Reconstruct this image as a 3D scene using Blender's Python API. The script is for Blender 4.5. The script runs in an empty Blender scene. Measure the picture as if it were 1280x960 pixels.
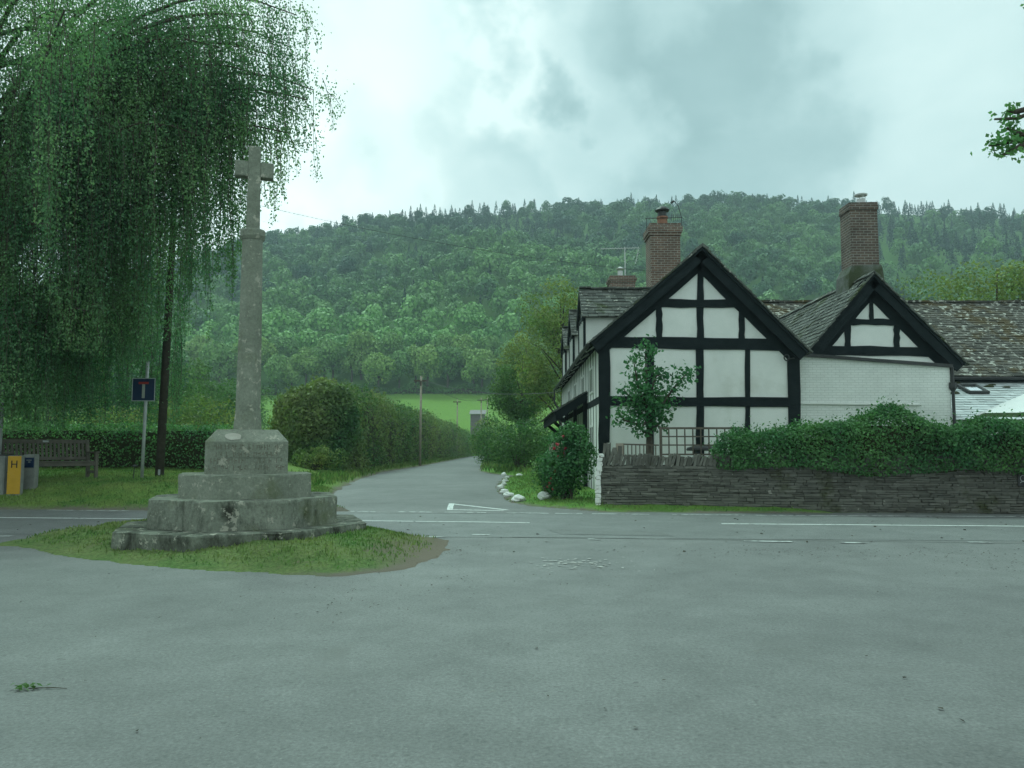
import bpy, math, random
import numpy as np
from mathutils import Vector, Matrix, noise as mnoise

random.seed(7)
RNG = np.random.default_rng(11)
U = random.uniform
scene = bpy.context.scene
COL = scene.collection

# ------------------------------------------------------------------ camera
H = 1.45
TH = math.atan(0.080)
ct, st = math.cos(TH), math.sin(TH)
cam_d = bpy.data.cameras.new('camera')
cam = bpy.data.objects.new('camera', cam_d)
COL.objects.link(cam)
cam.location = (0, 0, H)
cam.rotation_euler = (math.pi / 2 + TH, 0, 0)
cam_d.sensor_width = 36.0
cam_d.lens = 36.0 * 1000 / 1280
cam_d.clip_start = 0.05
cam_d.clip_end = 6000
scene.camera = cam


def at(px, py, Y):
    """point at depth Y seen at photo pixel px,py (used only to lay the place out)"""
    u = (px - 640) / 1000.0
    v = (480 - py) / 1000.0
    dy = ct - v * st
    dz = st + v * ct
    k = Y / dy
    return Vector((u * k, Y, H + dz * k))


def gr(px, py, z=0.0):
    u = (px - 640) / 1000.0
    v = (480 - py) / 1000.0
    dz = st + v * ct
    k = (z - H) / dz
    return Vector((u * k, (ct - v * st) * k, z))


# ------------------------------------------------------------------ object helpers
def wloc(o):
    w = Vector((0, 0, 0))
    while o is not None:
        w += o.location
        o = o.parent
    return w


def link(o, parent=None):
    COL.objects.link(o)
    if parent is not None:
        o.parent = parent
    return o


def tag(o, label=None, cat=None, group=None, kind=None):
    if label: o['label'] = label
    if cat: o['category'] = cat
    if group: o['group'] = group
    if kind: o['kind'] = kind
    return o


def thing(name, loc, label, cat, group=None, rz=0.0):
    o = bpy.data.objects.new(name, None)
    o.empty_display_size = 0.3
    COL.objects.link(o)
    o.location = loc
    o.rotation_euler = (0, 0, rz)
    return tag(o, label, cat, group)


def set_uv(me):
    n = len(me.loops)
    if n == 0: return
    co = np.empty(len(me.vertices) * 3, 'f'); me.vertices.foreach_get('co', co); co = co.reshape(-1, 3)
    li = np.empty(n, 'i'); me.loops.foreach_get('vertex_index', li)
    pn = np.empty(len(me.polygons) * 3, 'f'); me.polygons.foreach_get('normal', pn); pn = pn.reshape(-1, 3)
    lt = np.empty(len(me.polygons), 'i'); me.polygons.foreach_get('loop_total', lt)
    fn = np.repeat(pn, lt, axis=0)
    a = np.abs(fn)
    p = co[li]
    uv = np.empty((n, 2), 'f')
    ax = np.argmax(a, axis=1)
    for k, (i, j) in enumerate(((1, 2), (0, 2), (0, 1))):
        m = ax == k
        uv[m, 0] = p[m, i]; uv[m, 1] = p[m, j]
    l = me.uv_layers.new(name='UVMap')
    l.data.foreach_set('uv', uv.ravel())


class MB:
    def __init__(self):
        self.v = []; self.f = []; self.mi = []

    def add(self, vs, fs, mi=0):
        b = len(self.v)
        self.v.extend([tuple(x) for x in vs])
        for f in fs:
            self.f.append([i + b for i in f]); self.mi.append(mi)

    BF = [(0, 3, 2, 1), (4, 5, 6, 7), (0, 1, 5, 4), (1, 2, 6, 5), (2, 3, 7, 6), (3, 0, 4, 7)]

    def obox(self, M, sx, sy, sz, jit=0.0, mi=0):
        vs = []
        for z in (-.5, .5):
            for x, y in ((-.5, -.5), (.5, -.5), (.5, .5), (-.5, .5)):
                p = Vector((x * sx + U(-jit, jit), y * sy + U(-jit, jit), z * sz + U(-jit, jit)))
                vs.append(M @ p)
        self.add(vs, self.BF, mi)

    def box(self, x0, x1, y0, y1, z0, z1, jit=0.0, mi=0):
        self.obox(Matrix.Translation(((x0 + x1) / 2, (y0 + y1) / 2, (z0 + z1) / 2)), x1 - x0, y1 - y0, z1 - z0, jit, mi)

    def beam(self, p, q, w, t, n=(0, -1, 0), seg=6, jit=0.0, mi=0):
        """bar from p to q, w wide across, t thick along n"""
        p = Vector(p); q = Vector(q); n = Vector(n).normalized()
        a = (q - p); L = a.length; a.normalize()
        s = a.cross(n).normalized(); n = s.cross(a).normalized()
        vs = []; fs = []
        for i in range(seg + 1):
            c = p + a * (L * i / seg)
            j1 = U(-jit, jit); j2 = U(-jit, jit)
            for (us, un) in ((-.5, -.5), (.5, -.5), (.5, .5), (-.5, .5)):
                vs.append(c + s * (us * w + (j1 if us < 0 else j2)) + n * (un * t))
        for i in range(seg):
            b = i * 4
            for k in range(4):
                fs.append((b + k, b + (k + 1) % 4, b + 4 + (k + 1) % 4, b + 4 + k))
        fs.append((3, 2, 1, 0)); b = seg * 4
        fs.append((b, b + 1, b + 2, b + 3))
        self.add(vs, fs, mi)

    def tube(self, pts, rad, n=8, cap=True, mi=0):
        pts = [Vector(p) for p in pts]
        if not hasattr(rad, '__len__'): rad = [rad] * len(pts)
        vs = []; fs = []
        for i, p in enumerate(pts):
            d = (pts[min(i + 1, len(pts) - 1)] - pts[max(i - 1, 0)]).normalized()
            ref = Vector((1, 0, 0)) if abs(d.x) < .8 else Vector((0, 1, 0))
            s = d.cross(ref).normalized(); t = d.cross(s).normalized()
            for k in range(n):
                a = 2 * math.pi * k / n
                vs.append(p + (s * math.cos(a) + t * math.sin(a)) * rad[i])
        for i in range(len(pts) - 1):
            for k in range(n):
                fs.append((i * n + k, i * n + (k + 1) % n, (i + 1) * n + (k + 1) % n, (i + 1) * n + k))
        if cap:
            fs.append(tuple(range(n))[::-1]); b = (len(pts) - 1) * n
            fs.append(tuple(b + k for k in range(n)))
        self.add(vs, fs, mi)

    def lathe(self, prof, c, n=24, phase=0.0, mi=0, jit=0.0):
        vs = []; fs = []
        c = Vector(c)
        for r, z in prof:
            for k in range(n):
                a = 2 * math.pi * k / n + phase
                vs.append((c.x + r * math.cos(a) + U(-jit, jit), c.y + r * math.sin(a) + U(-jit, jit), c.z + z + U(-jit, jit)))
        m = len(prof)
        for i in range(m - 1):
            for k in range(n):
                fs.append((i * n + k, i * n + (k + 1) % n, (i + 1) * n + (k + 1) % n, (i + 1) * n + k))
        fs.append(tuple(range(n))[::-1])
        fs.append(tuple((m - 1) * n + k for k in range(n)))
        self.add(vs, fs, mi)

    def prism(self, poly, vec, mi=0):
        poly = [Vector(p) for p in poly]; vec = Vector(vec); n = len(poly)
        vs = poly + [p + vec for p in poly]
        fs = [tuple(range(n)), tuple(range(n, 2 * n))[::-1]]
        for k in range(n):
            fs.append((k, k + n, (k + 1) % n + n, (k + 1) % n))
        self.add(vs, fs, mi)

    def blob(self, c, r, amp=.15, fr=1.5, nu=14, nv=9, seed=0, rz=0.0):
        c = Vector(c); vs = []; fs = []
        R = Matrix.Rotation(rz, 3, 'Z')
        for j in range(nv + 1):
            th = math.pi * j / nv
            for i in range(nu):
                ph = 2 * math.pi * i / nu
                d = Vector((math.sin(th) * math.cos(ph), math.sin(th) * math.sin(ph), math.cos(th)))
                k = 1 + amp * mnoise.noise(d * fr + Vector((seed * 3.7, seed * 1.3, seed)))
                vs.append(c + R @ Vector((d.x * r[0] * k, d.y * r[1] * k, d.z * r[2] * k)))
        for j in range(nv):
            for i in range(nu):
                fs.append((j * nu + i, (j + 1) * nu + i, (j + 1) * nu + (i + 1) % nu, j * nu + (i + 1) % nu))
        self.add(vs, fs)

    def build(self, name, mats, parent=None, origin=None, smooth=False, local=False, bevel=0.0):
        off = Vector((0, 0, 0))
        if not local:
            if parent is not None: off = wloc(parent)
            if origin is not None: off = off + Vector(origin)
        elif origin is not None: off = Vector((0, 0, 0))
        me = bpy.data.meshes.new(name)
        me.from_pydata([(x - off.x, y - off.y, z - off.z) for x, y, z in self.v], [], self.f)
        if not isinstance(mats, (list, tuple)): mats = [mats]
        for m in mats: me.materials.append(m)
        if len(mats) > 1: me.polygons.foreach_set('material_index', self.mi)
        import bmesh
        bm = bmesh.new(); bm.from_mesh(me)
        bmesh.ops.remove_doubles(bm, verts=bm.verts, dist=1e-5)
        bmesh.ops.recalc_face_normals(bm, faces=bm.faces)
        bm.to_mesh(me); bm.free()
        set_uv(me)
        if smooth: me.polygons.foreach_set('use_smooth', [True] * len(me.polygons))
        me.update()
        o = bpy.data.objects.new(name, me)
        if origin is not None: o.location = origin
        link(o, parent)
        if bevel:
            b = o.modifiers.new('bevel', 'BEVEL'); b.width = bevel; b.segments = 2; b.limit_method = 'ANGLE'
        return o


def quads_obj(name, P, mat, parent=None, tint=None, origin=None):
    """P: (n,4,3) world quads -> one mesh object"""
    n = len(P)
    off = np.array(wloc(parent)) if parent is not None else np.zeros(3)
    if origin is not None: off = off + np.array(origin)
    P = P - off
    me = bpy.data.meshes.new(name)
    me.vertices.add(n * 4); me.vertices.foreach_set('co', P.astype('f').ravel())
    me.loops.add(n * 4); me.loops.foreach_set('vertex_index', np.arange(n * 4, dtype='i'))
    me.polygons.add(n); me.polygons.foreach_set('loop_start', np.arange(0, n * 4, 4, dtype='i'))
    me.update(calc_edges=True)
    if tint is not None:
        a = me.color_attributes.new('tint', 'FLOAT_COLOR', 'POINT')
        c = np.ones((n, 4, 4), 'f'); c[:, :, :3] = tint[:, None, :]
        a.data.foreach_set('color', c.ravel())
    me.materials.append(mat)
    o = bpy.data.objects.new(name, me)
    if origin is not None: o.location = origin
    return link(o, parent)


def nrm(a):
    return a / (np.linalg.norm(a, axis=-1, keepdims=True) + 1e-9)


def leaf_quads(C, N, L, W, A=None, fold=True):
    """diamond leaves: centre C, normal N, length L, width W"""
    n = len(C)
    N = nrm(N)
    if A is None: A = RNG.normal(size=(n, 3))
    A = nrm(A - N * np.sum(A * N, 1, keepdims=True))
    B = np.cross(N, A)
    L = np.broadcast_to(L, (n,))[:, None]; W = np.broadcast_to(W, (n,))[:, None]
    P = np.empty((n, 4, 3))
    P[:, 0] = C - A * L * .5
    P[:, 1] = C + B * W * .5 - A * L * .08
    P[:, 2] = C + A * L * .5
    P[:, 3] = C - B * W * .5 - A * L * .08
    if fold:
        P[:, 1] += N * W * .12; P[:, 3] += N * W * .12
    return P


# ------------------------------------------------------------------ materials
MATS = {}


def newmat(name):
    m = bpy.data.materials.new(name); m.use_nodes = True
    nt = m.node_tree; nt.nodes.clear()
    out = nt.nodes.new('ShaderNodeOutputMaterial')
    return m, nt, out


def N(nt, t, **kw):
    n = nt.nodes.new(t)
    for k, v in kw.items():
        if k.startswith('i_'):
            key = k[2:]
            n.inputs[int(key) if key.isdigit() else key.replace('_', ' ')].default_value = v
        else:
            setattr(n, k, v)
    return n


def noise(nt, vec, scale, detail=4, rough=.55, dist=0.0):
    n = N(nt, 'ShaderNodeTexNoise'); n.inputs['Scale'].default_value = scale
    n.inputs['Detail'].default_value = detail; n.inputs['Roughness'].default_value = rough
    n.inputs['Distortion'].default_value = dist
    nt.links.new(vec, n.inputs['Vector'])
    return n.outputs['Fac']


def ramp(nt, fac, stops, interp='LINEAR'):
    r = N(nt, 'ShaderNodeValToRGB'); r.color_ramp.interpolation = interp
    e = r.color_ramp.elements
    while len(e) < len(stops): e.new(.5)
    for el, (p, c) in zip(e, stops):
        el.position = p
        el.color = (c, c, c, 1) if not hasattr(c, '__len__') else (*c, 1)
    nt.links.new(fac, r.inputs[0])
    return r.outputs[0]


def mix(nt, fac, a, b, mode='MIX'):
    m = N(nt, 'ShaderNodeMix', data_type='RGBA', blend_type=mode)
    for sock, val in ((m.inputs[0], fac), (m.inputs[6], a), (m.inputs[7], b)):
        if isinstance(val, (int, float)): sock.default_value = val
        elif isinstance(val, (tuple, list)): sock.default_value = (*val, 1)
        else: nt.links.new(val, sock)
    return m.outputs[2]


def math_n(nt, op, a, b=None, c=None, clamp=False):
    m = N(nt, 'ShaderNodeMath', operation=op, use_clamp=clamp)
    for i, v in enumerate((a, b, c)):
        if v is None: continue
        if isinstance(v, (int, float)): m.inputs[i].default_value = v
        else: nt.links.new(v, m.inputs[i])
    return m.outputs[0]


def bsdf(nt, out, col, rough=.8, bump=None, bstr=.3, bdist=.02, spec=.3, metal=0.0):
    b = N(nt, 'ShaderNodeBsdfPrincipled')
    if isinstance(col, (tuple, list)): b.inputs['Base Color'].default_value = (*col, 1)
    else: nt.links.new(col, b.inputs['Base Color'])
    if isinstance(rough, (int, float)): b.inputs['Roughness'].default_value = rough
    else: nt.links.new(rough, b.inputs['Roughness'])
    b.inputs['Specular IOR Level'].default_value = spec
    b.inputs['Metallic'].default_value = metal
    if bump is not None:
        bn = N(nt, 'ShaderNodeBump'); bn.inputs['Strength'].default_value = bstr; bn.inputs['Distance'].default_value = bdist
        nt.links.new(bump, bn.inputs['Height']); nt.links.new(bn.outputs[0], b.inputs['Normal'])
    nt.links.new(b.outputs[0], out.inputs['Surface'])
    return b


def ocoord(nt):
    return N(nt, 'ShaderNodeTexCoord').outputs['Object']


def rough_mat(name, c1, c2, scale=3.0, rough=.85, spots=None, spot_scale=6, spot_range=(.6, .7), bstr=.3, bscale=None, island=0.0, moss=None, moss_range=(.58, .7), moss_scale=1.2, spec=.3):
    m, nt, out = newmat(name)
    v = ocoord(nt)
    f = noise(nt, v, scale, 6, .65)
    col = mix(nt, ramp(nt, f, [(.3, 0.0), (.7, 1.0)]), c1, c2)
    if island:
        g = N(nt, 'ShaderNodeNewGeometry').outputs['Random Per Island']
        k = ramp(nt, g, [(0, 1 - island), (1, 1 + island)])
        col = mix(nt, 1.0, col, k, 'MULTIPLY')
    if moss:
        f3 = noise(nt, v, moss_scale, 5, .6)
        col = mix(nt, ramp(nt, f3, [(moss_range[0], 0.0), (moss_range[1], 1.0)]), col, moss)
    if spots:
        f2 = noise(nt, v, spot_scale, 5, .6)
        col = mix(nt, ramp(nt, f2, [(spot_range[0], 0.0), (spot_range[1], 1.0)]), col, spots)
    hb = noise(nt, v, bscale or scale * 6, 6, .7)
    bsdf(nt, out, col, rough, hb, bstr, .02, spec)
    return m


def foliage(name, c1, c2, scale=.9, trans=.35, island=.35, tint=False):
    m, nt, out = newmat(name)
    v = ocoord(nt)
    if tint:
        a = N(nt, 'ShaderNodeAttribute', attribute_name='tint', attribute_type='GEOMETRY')
        col = a.outputs['Color']
    else:
        f = noise(nt, v, scale, 3, .6)
        col = mix(nt, ramp(nt, f, [(.35, 0.0), (.65, 1.0)]), c1, c2)
    g = N(nt, 'ShaderNodeNewGeometry').outputs['Random Per Island']
    col = mix(nt, 1.0, col, ramp(nt, g, [(0, 1 - island), (1, 1 + island)]), 'MULTIPLY')
    d = N(nt, 'ShaderNodeBsdfPrincipled'); nt.links.new(col, d.inputs['Base Color'])
    d.inputs['Roughness'].default_value = .55; d.inputs['Specular IOR Level'].default_value = .25
    t = N(nt, 'ShaderNodeBsdfTranslucent')
    tc = mix(nt, 1.0, col, (1.1, 1.25, .75), 'MULTIPLY')
    nt.links.new(tc, t.inputs['Color'])
    ms = N(nt, 'ShaderNodeMixShader'); ms.inputs[0].default_value = trans
    nt.links.new(d.outputs[0], ms.inputs[1]); nt.links.new(t.outputs[0], ms.inputs[2])
    nt.links.new(ms.outputs[0], out.inputs['Surface'])
    return m


def brick_mat(name, c1, c2, mortar, bw=.225, bh=.075, paint=False, msz=.012):
    m, nt, out = newmat(name)
    uv = N(nt, 'ShaderNodeTexCoord').outputs['UV']
    b = N(nt, 'ShaderNodeTexBrick')
    b.inputs['Color1'].default_value = (*c1, 1); b.inputs['Color2'].default_value = (*c2, 1)
    b.inputs['Mortar'].default_value = (*mortar, 1)
    b.inputs['Scale'].default_value = 1.0
    b.inputs['Brick Width'].default_value = bw; b.inputs['Row Height'].default_value = bh
    b.inputs['Mortar Size'].default_value = msz; b.inputs['Bias'].default_value = 0
    b.inputs['Mortar Smooth'].default_value = .4
    nt.links.new(uv, b.inputs['Vector'])
    v = ocoord(nt)
    f = noise(nt, v, 2.2, 5, .65)
    col = mix(nt, 1.0, b.outputs['Color'], ramp(nt, f, [(.3, .93 if paint else .68), (.7, 1.05 if paint else 1.2)]), 'MULTIPLY')
    hb = math_n(nt, 'SUBTRACT', noise(nt, v, 30, 4), math_n(nt, 'MULTIPLY', b.outputs['Fac'], 1.5))
    bsdf(nt, out, col, .85, hb, .5 if not paint else .45, .012)
    return m


M = {}
M['render'] = rough_mat('white_render', (.68, .69, .66), (.80, .80, .77), 1.1, .9, bstr=.16, bscale=14, moss=(.58, .58, .53), moss_range=(.54, .74), moss_scale=.8)
M['timber'] = rough_mat('black_timber', (.009, .013, .015), (.018, .023, .025), 4, .8, bstr=.4, bscale=18, spec=.12)
M['whitepaint'] = rough_mat('white_gloss_paint', (.72, .73, .70), (.8, .8, .78), 4, .5, bstr=.05)
M['oldwhite'] = rough_mat('flaking_white_paint', (.62, .62, .58), (.8, .8, .76), 5, .9, spots=(.25, .22, .17), spot_scale=9, spot_range=(.62, .68), bstr=.5)
M['whitestone'] = rough_mat('whitewashed_stone', (.66, .67, .63), (.86, .86, .83), 3, .9, spots=(.16, .16, .10), spot_scale=4, spot_range=(.62, .72), bstr=.5)
M['tile'] = rough_mat('stone_tile', (.066, .07, .064), (.13, .135, .12), 2.5, .9, spots=(.36, .36, .31), spot_scale=7, spot_range=(.60, .66), island=.38, bstr=.5, moss=(.045, .055, .02), moss_range=(.56, .66))
M['tilemoss'] = rough_mat('mossy_stone_tile', (.055, .055, .048), (.112, .106, .09), 2.0, .9, spots=(.42, .42, .37), spot_scale=5, spot_range=(.56, .62), island=.4, bstr=.5, moss=(.075, .06, .028), moss_range=(.50, .6), moss_scale=.9)
M['slate'] = rough_mat('pale_painted_slate', (.44, .47, .48), (.58, .60, .60), 2.0, .5, spots=(.12, .12, .09), spot_scale=3.0, spot_range=(.68, .73), island=.16, bstr=.3, spec=.5)
M['brick'] = brick_mat('chimney_brick', (.17, .11, .082), (.115, .082, .066), (.31, .30, .26), .24, .085)
M['brickdark'] = brick_mat('sooty_chimney_brick', (.13, .095, .075), (.088, .068, .058), (.23, .225, .20), .24, .085)
M['paintbrick'] = brick_mat('painted_brick', (.72, .73, .70), (.76, .77, .74), (.62, .63, .60), paint=True)
M['terracotta'] = rough_mat('terracotta', (.20, .105, .07), (.27, .15, .10), 6, .8)
M['lead'] = rough_mat('lead_flashing', (.085, .09, .08), (.15, .155, .14), 4, .85, moss=(.05, .06, .028), moss_range=(.48, .62), bstr=.5)
M['steel'] = rough_mat('stainless_steel', (.5, .5, .5), (.6, .6, .6), 4, .3)
M['darkmetal'] = rough_mat('dark_metal', (.03, .03, .032), (.05, .05, .05), 6, .5)
M['aerial'] = rough_mat('aluminium_aerial', (.55, .55, .55), (.7, .7, .7), 6, .4)
M['wood'] = rough_mat('weathered_oak', (.075, .066, .052), (.14, .122, .098), 7, .85, bstr=.4)
M['benchwood'] = rough_mat('dark_bench_wood', (.085, .078, .066), (.15, .135, .112), 7, .85, bstr=.4)
M['polewood'] = rough_mat('creosoted_pole', (.035, .03, .025), (.075, .065, .052), 6, .9, bstr=.4)
M['palewood'] = rough_mat('silvered_board', (.26, .23, .18), (.38, .34, .28), 6, .85, bstr=.3)
M['bark'] = rough_mat('bark', (.05, .042, .033), (.11, .095, .075), 7, .95, bstr=.8)
M['birchbark'] = rough_mat('birch_bark', (.10, .09, .08), (.34, .32, .29), 3.5, .9, spots=(.03, .028, .025), spot_scale=5, spot_range=(.52, .6), bstr=.5)
M['galv'] = rough_mat('galvanised_steel', (.30, .31, .31), (.40, .41, .41), 8, .5)
M['concrete'] = rough_mat('grey_concrete', (.16, .165, .155), (.26, .26, .24), 5, .9, spots=(.08, .09, .06), spot_scale=5)
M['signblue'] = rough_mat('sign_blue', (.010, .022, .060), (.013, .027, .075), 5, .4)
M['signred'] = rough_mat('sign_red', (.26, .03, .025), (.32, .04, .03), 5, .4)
M['signwhite'] = rough_mat('sign_white', (.28, .29, .26), (.36, .37, .33), 5, .4)  # sign's backlit shade put into its darkened white and blue
M['yellow'] = rough_mat('hydrant_yellow', (.40, .245, .015), (.47, .29, .022), 4, .6)
M['black'] = rough_mat('black_paint', (.012, .012, .012), (.02, .02, .02), 5, .6)
M['canvas'] = rough_mat('white_canvas', (.74, .75, .74), (.8, .8, .79), 3, .9, bstr=.08)
M['flower'] = rough_mat('red_petal', (.26, .03, .045), (.36, .06, .07), 5, .7)
M['corr'] = rough_mat('grey_corrugated', (.16, .15, .16), (.24, .22, .22), 3, .6)
M['soil'] = rough_mat('hedge_wood', (.03, .032, .016), (.05, .055, .022), 3, .95)
M['paint'] = rough_mat('road_paint', (.58, .60, .58), (.74, .75, .73), 9, .8, spots=(.2, .2, .19), spot_scale=12, spot_range=(.55, .68), bstr=.2)
M['scuff'] = rough_mat('chalky_scuff', (.36, .355, .335), (.46, .455, .43), 9, .9)
M['wornpaint'] = rough_mat('worn_road_paint', (.40, .41, .40), (.58, .6, .58), 9, .8, spots=(.17, .17, .165), spot_scale=7, spot_range=(.47, .58), bstr=.2)

M['birch'] = foliage('birch_leaf', (0.100, 0.190, 0.100), (0.225, 0.330, 0.150), .45, .48)
M['hedge'] = foliage('hedge_leaf', (0.113, 0.221, 0.082), (0.224, 0.372, 0.122), .7, .3)
M['beech'] = foliage('lane_hedge_leaf', (0.075, 0.150, 0.052), (0.205, 0.240, 0.085), .28, .32)
M['ivy'] = foliage('climber_leaf', (0.061, 0.138, 0.052), (0.128, 0.229, 0.074), 1.0, .28)
M['yellowtree'] = foliage('yellow_green_leaf', (0.125, 0.195, 0.062), (0.265, 0.290, 0.090), .45, .38)
M['green'] = foliage('mid_green_leaf', (0.085, 0.157, 0.054), (0.157, 0.230, 0.075), .5, .35)
M['darktree'] = foliage('dark_leaf', (0.048, 0.096, 0.059), (0.095, 0.160, 0.082), .4, .3)
M['fig'] = foliage('broad_leaf', (0.053, 0.138, 0.052), (0.100, 0.196, 0.071), 1.5, .3)
M['grass'] = foliage('grass_blade', (.100, .180, .045), (.215, .250, .090), 1.1, .3, .4)
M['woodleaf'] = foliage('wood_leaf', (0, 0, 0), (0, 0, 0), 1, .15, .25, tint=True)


def asphalt(name, c1, c2, patch, warm):
    m, nt, out = newmat(name)
    v = ocoord(nt)
    big = noise(nt, v, .22, 5, .6, .4)
    col = mix(nt, ramp(nt, big, [(.32, 0.0), (.68, 1.0)]), c1, c2)
    mid = noise(nt, v, 1.4, 6, .7)
    col = mix(nt, 1.0, col, ramp(nt, mid, [(.3, .80), (.7, 1.16)]), 'MULTIPLY')
    fine = noise(nt, v, 42, 3, .8)
    col = mix(nt, 1.0, col, ramp(nt, fine, [(.3, .66), (.7, 1.32)]), 'MULTIPLY')
    gv = N(nt, 'ShaderNodeTexVoronoi'); gv.inputs['Scale'].default_value = 26
    nt.links.new(v, gv.inputs['Vector'])
    pick = N(nt, 'ShaderNodeSeparateColor'); nt.links.new(gv.outputs['Color'], pick.inputs[0])
    chip = math_n(nt, 'MULTIPLY', math_n(nt, 'LESS_THAN', gv.outputs['Distance'], .16), math_n(nt, 'GREATER_THAN', pick.outputs[0], .72))
    col = mix(nt, math_n(nt, 'MULTIPLY', chip, .4), col, (.32, .31, .29))
    gv2 = N(nt, 'ShaderNodeTexVoronoi'); gv2.inputs['Scale'].default_value = 11
    nt.links.new(v, gv2.inputs['Vector'])
    pk2 = N(nt, 'ShaderNodeSeparateColor'); nt.links.new(gv2.outputs['Color'], pk2.inputs[0])
    chip2 = math_n(nt, 'MULTIPLY', math_n(nt, 'LESS_THAN', gv2.outputs['Distance'], .2), math_n(nt, 'GREATER_THAN', pk2.outputs[1], .8))
    col = mix(nt, math_n(nt, 'MULTIPLY', chip2, .35), col, (.05, .05, .048))
    d = noise(nt, v, .55, 5, .7, 1.2)
    col = mix(nt, ramp(nt, d, [(.60, 0.0), (.74, .75)]), col, patch)
    w = noise(nt, v, 3.2, 5, .7)
    col = mix(nt, ramp(nt, w, [(.66, 0.0), (.76, .6)]), col, warm)
    wp_ = N(nt, 'ShaderNodeVectorMath', operation='ADD'); nt.links.new(v, wp_.inputs[0])
    wn = N(nt, 'ShaderNodeTexNoise'); wn.inputs['Scale'].default_value = 1.1; wn.inputs['Detail'].default_value = 5; nt.links.new(v, wn.inputs['Vector'])
    ws = N(nt, 'ShaderNodeVectorMath', operation='SCALE'); ws.inputs['Scale'].default_value = 1.3; nt.links.new(wn.outputs['Color'], ws.inputs[0]); nt.links.new(ws.outputs[0], wp_.inputs[1])
    cv = N(nt, 'ShaderNodeTexVoronoi', feature='DISTANCE_TO_EDGE'); cv.inputs['Scale'].default_value = .42; nt.links.new(wp_.outputs[0], cv.inputs['Vector'])
    cm = math_n(nt, 'MULTIPLY', math_n(nt, 'LESS_THAN', cv.outputs['Distance'], .006), ramp(nt, noise(nt, v, .35, 3), [(.5, 0.0), (.6, .2)]))
    col = mix(nt, cm, col, (.06, .06, .056))
    st_n = noise(nt, v, .12, 4, .6, .8)
    col = mix(nt, 1.0, col, ramp(nt, st_n, [(.35, .86), (.6, 1.08)]), 'MULTIPLY')
    bsdf(nt, out, col, .66, noise(nt, v, 60, 4, .8), .6, .012, .5)
    return m


M['asphalt'] = asphalt('forecourt_asphalt', (0.136, 0.138, 0.135), (0.182, 0.184, 0.178), (0.132, 0.132, 0.125), (0.194, 0.176, 0.145))
M['road'] = asphalt('road_asphalt', (0.143, 0.147, 0.144), (0.180, 0.185, 0.180), (0.150, 0.150, 0.145), (0.202, 0.194, 0.167))
M['lane'] = asphalt('lane_asphalt', (0.136, 0.138, 0.134), (0.170, 0.170, 0.166), (0.150, 0.150, 0.141), (0.202, 0.185, 0.150))


M['lane2'] = asphalt('patch_asphalt', (.125, .128, .124), (.155, .158, .153), (.11, .11, .105), (.14, .135, .12))
M['tar'] = rough_mat('dusty_tar_joint', (.135, .137, .13), (.17, .17, .162), 6, .8)


def turf(name, c1, c2, dirt, drange=(.60, .72), dscale=.5, tip=None):
    m, nt, out = newmat(name)
    v = ocoord(nt)
    f = noise(nt, v, 1.1, 6, .7)
    col = mix(nt, ramp(nt, f, [(.3, 0.0), (.7, 1.0)]), c1, c2)
    g = noise(nt, v, 22, 4, .7)
    col = mix(nt, 1.0, col, ramp(nt, g, [(.3, .6), (.7, 1.4)]), 'MULTIPLY')
    d = noise(nt, v, dscale, 6, .7, .5)
    col = mix(nt, ramp(nt, d, [(drange[0], 0.0), (drange[1], 1.0)]), col, dirt)
    wa = N(nt, 'ShaderNodeAttribute', attribute_name='wear', attribute_type='GEOMETRY').outputs['Fac']
    wn_ = noise(nt, v, 3.0, 6, .75)
    wk = math_n(nt, 'ADD', math_n(nt, 'MULTIPLY', wa, 1.5), math_n(nt, 'MULTIPLY', math_n(nt, 'SUBTRACT', wn_, .62), 2.2))
    wk = math_n(nt, 'MULTIPLY', math_n(nt, 'MAXIMUM', math_n(nt, 'MINIMUM', wk, 1.0), 0.0), math_n(nt, 'MINIMUM', math_n(nt, 'MULTIPLY', wa, 4.0), 1.0))
    col = mix(nt, wk, col, (.175, .16, .128))
    if tip:
        sx = N(nt, 'ShaderNodeSeparateXYZ'); nt.links.new(v, sx.inputs[0])
        wx = math_n(nt, 'ADD', sx.outputs[0], math_n(nt, 'MULTIPLY', math_n(nt, 'SUBTRACT', d, .5), 1.6))
        wr_ = N(nt, 'ShaderNodeMapRange'); nt.links.new(wx, wr_.inputs[0])
        wr_.inputs[1].default_value = tip[0]; wr_.inputs[2].default_value = tip[1]
        col = mix(nt, wr_.outputs[0], col, (.20, .175, .135))
    bsdf(nt, out, col, .95, noise(nt, v, 30, 5, .8), .8, .05, .15)
    return m


M['turf'] = turf('mown_turf', (0.115, 0.199, 0.042), (0.221, 0.283, 0.073), (0.193, 0.158, 0.105))
M['turf2'] = turf('rough_verge', (0.101, 0.201, 0.040), (0.201, 0.302, 0.060), (0.175, 0.149, 0.096), (.64, .75))
M['islandturf'] = turf('island_turf', (.105, .175, .048), (.195, .22, .085), (.19, .165, .11), (.58, .70), .9, tip=(-1.9, -1.1))
M['field'] = turf('meadow', (.135, .225, .035), (.175, .27, .045), (0.149, 0.253, 0.046), (.6, .8), .02)
M['ground'] = turf('pasture', (0.069, 0.127, 0.029), (0.103, 0.172, 0.034), (0.081, 0.092, 0.046), (.6, .75), .05)


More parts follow.
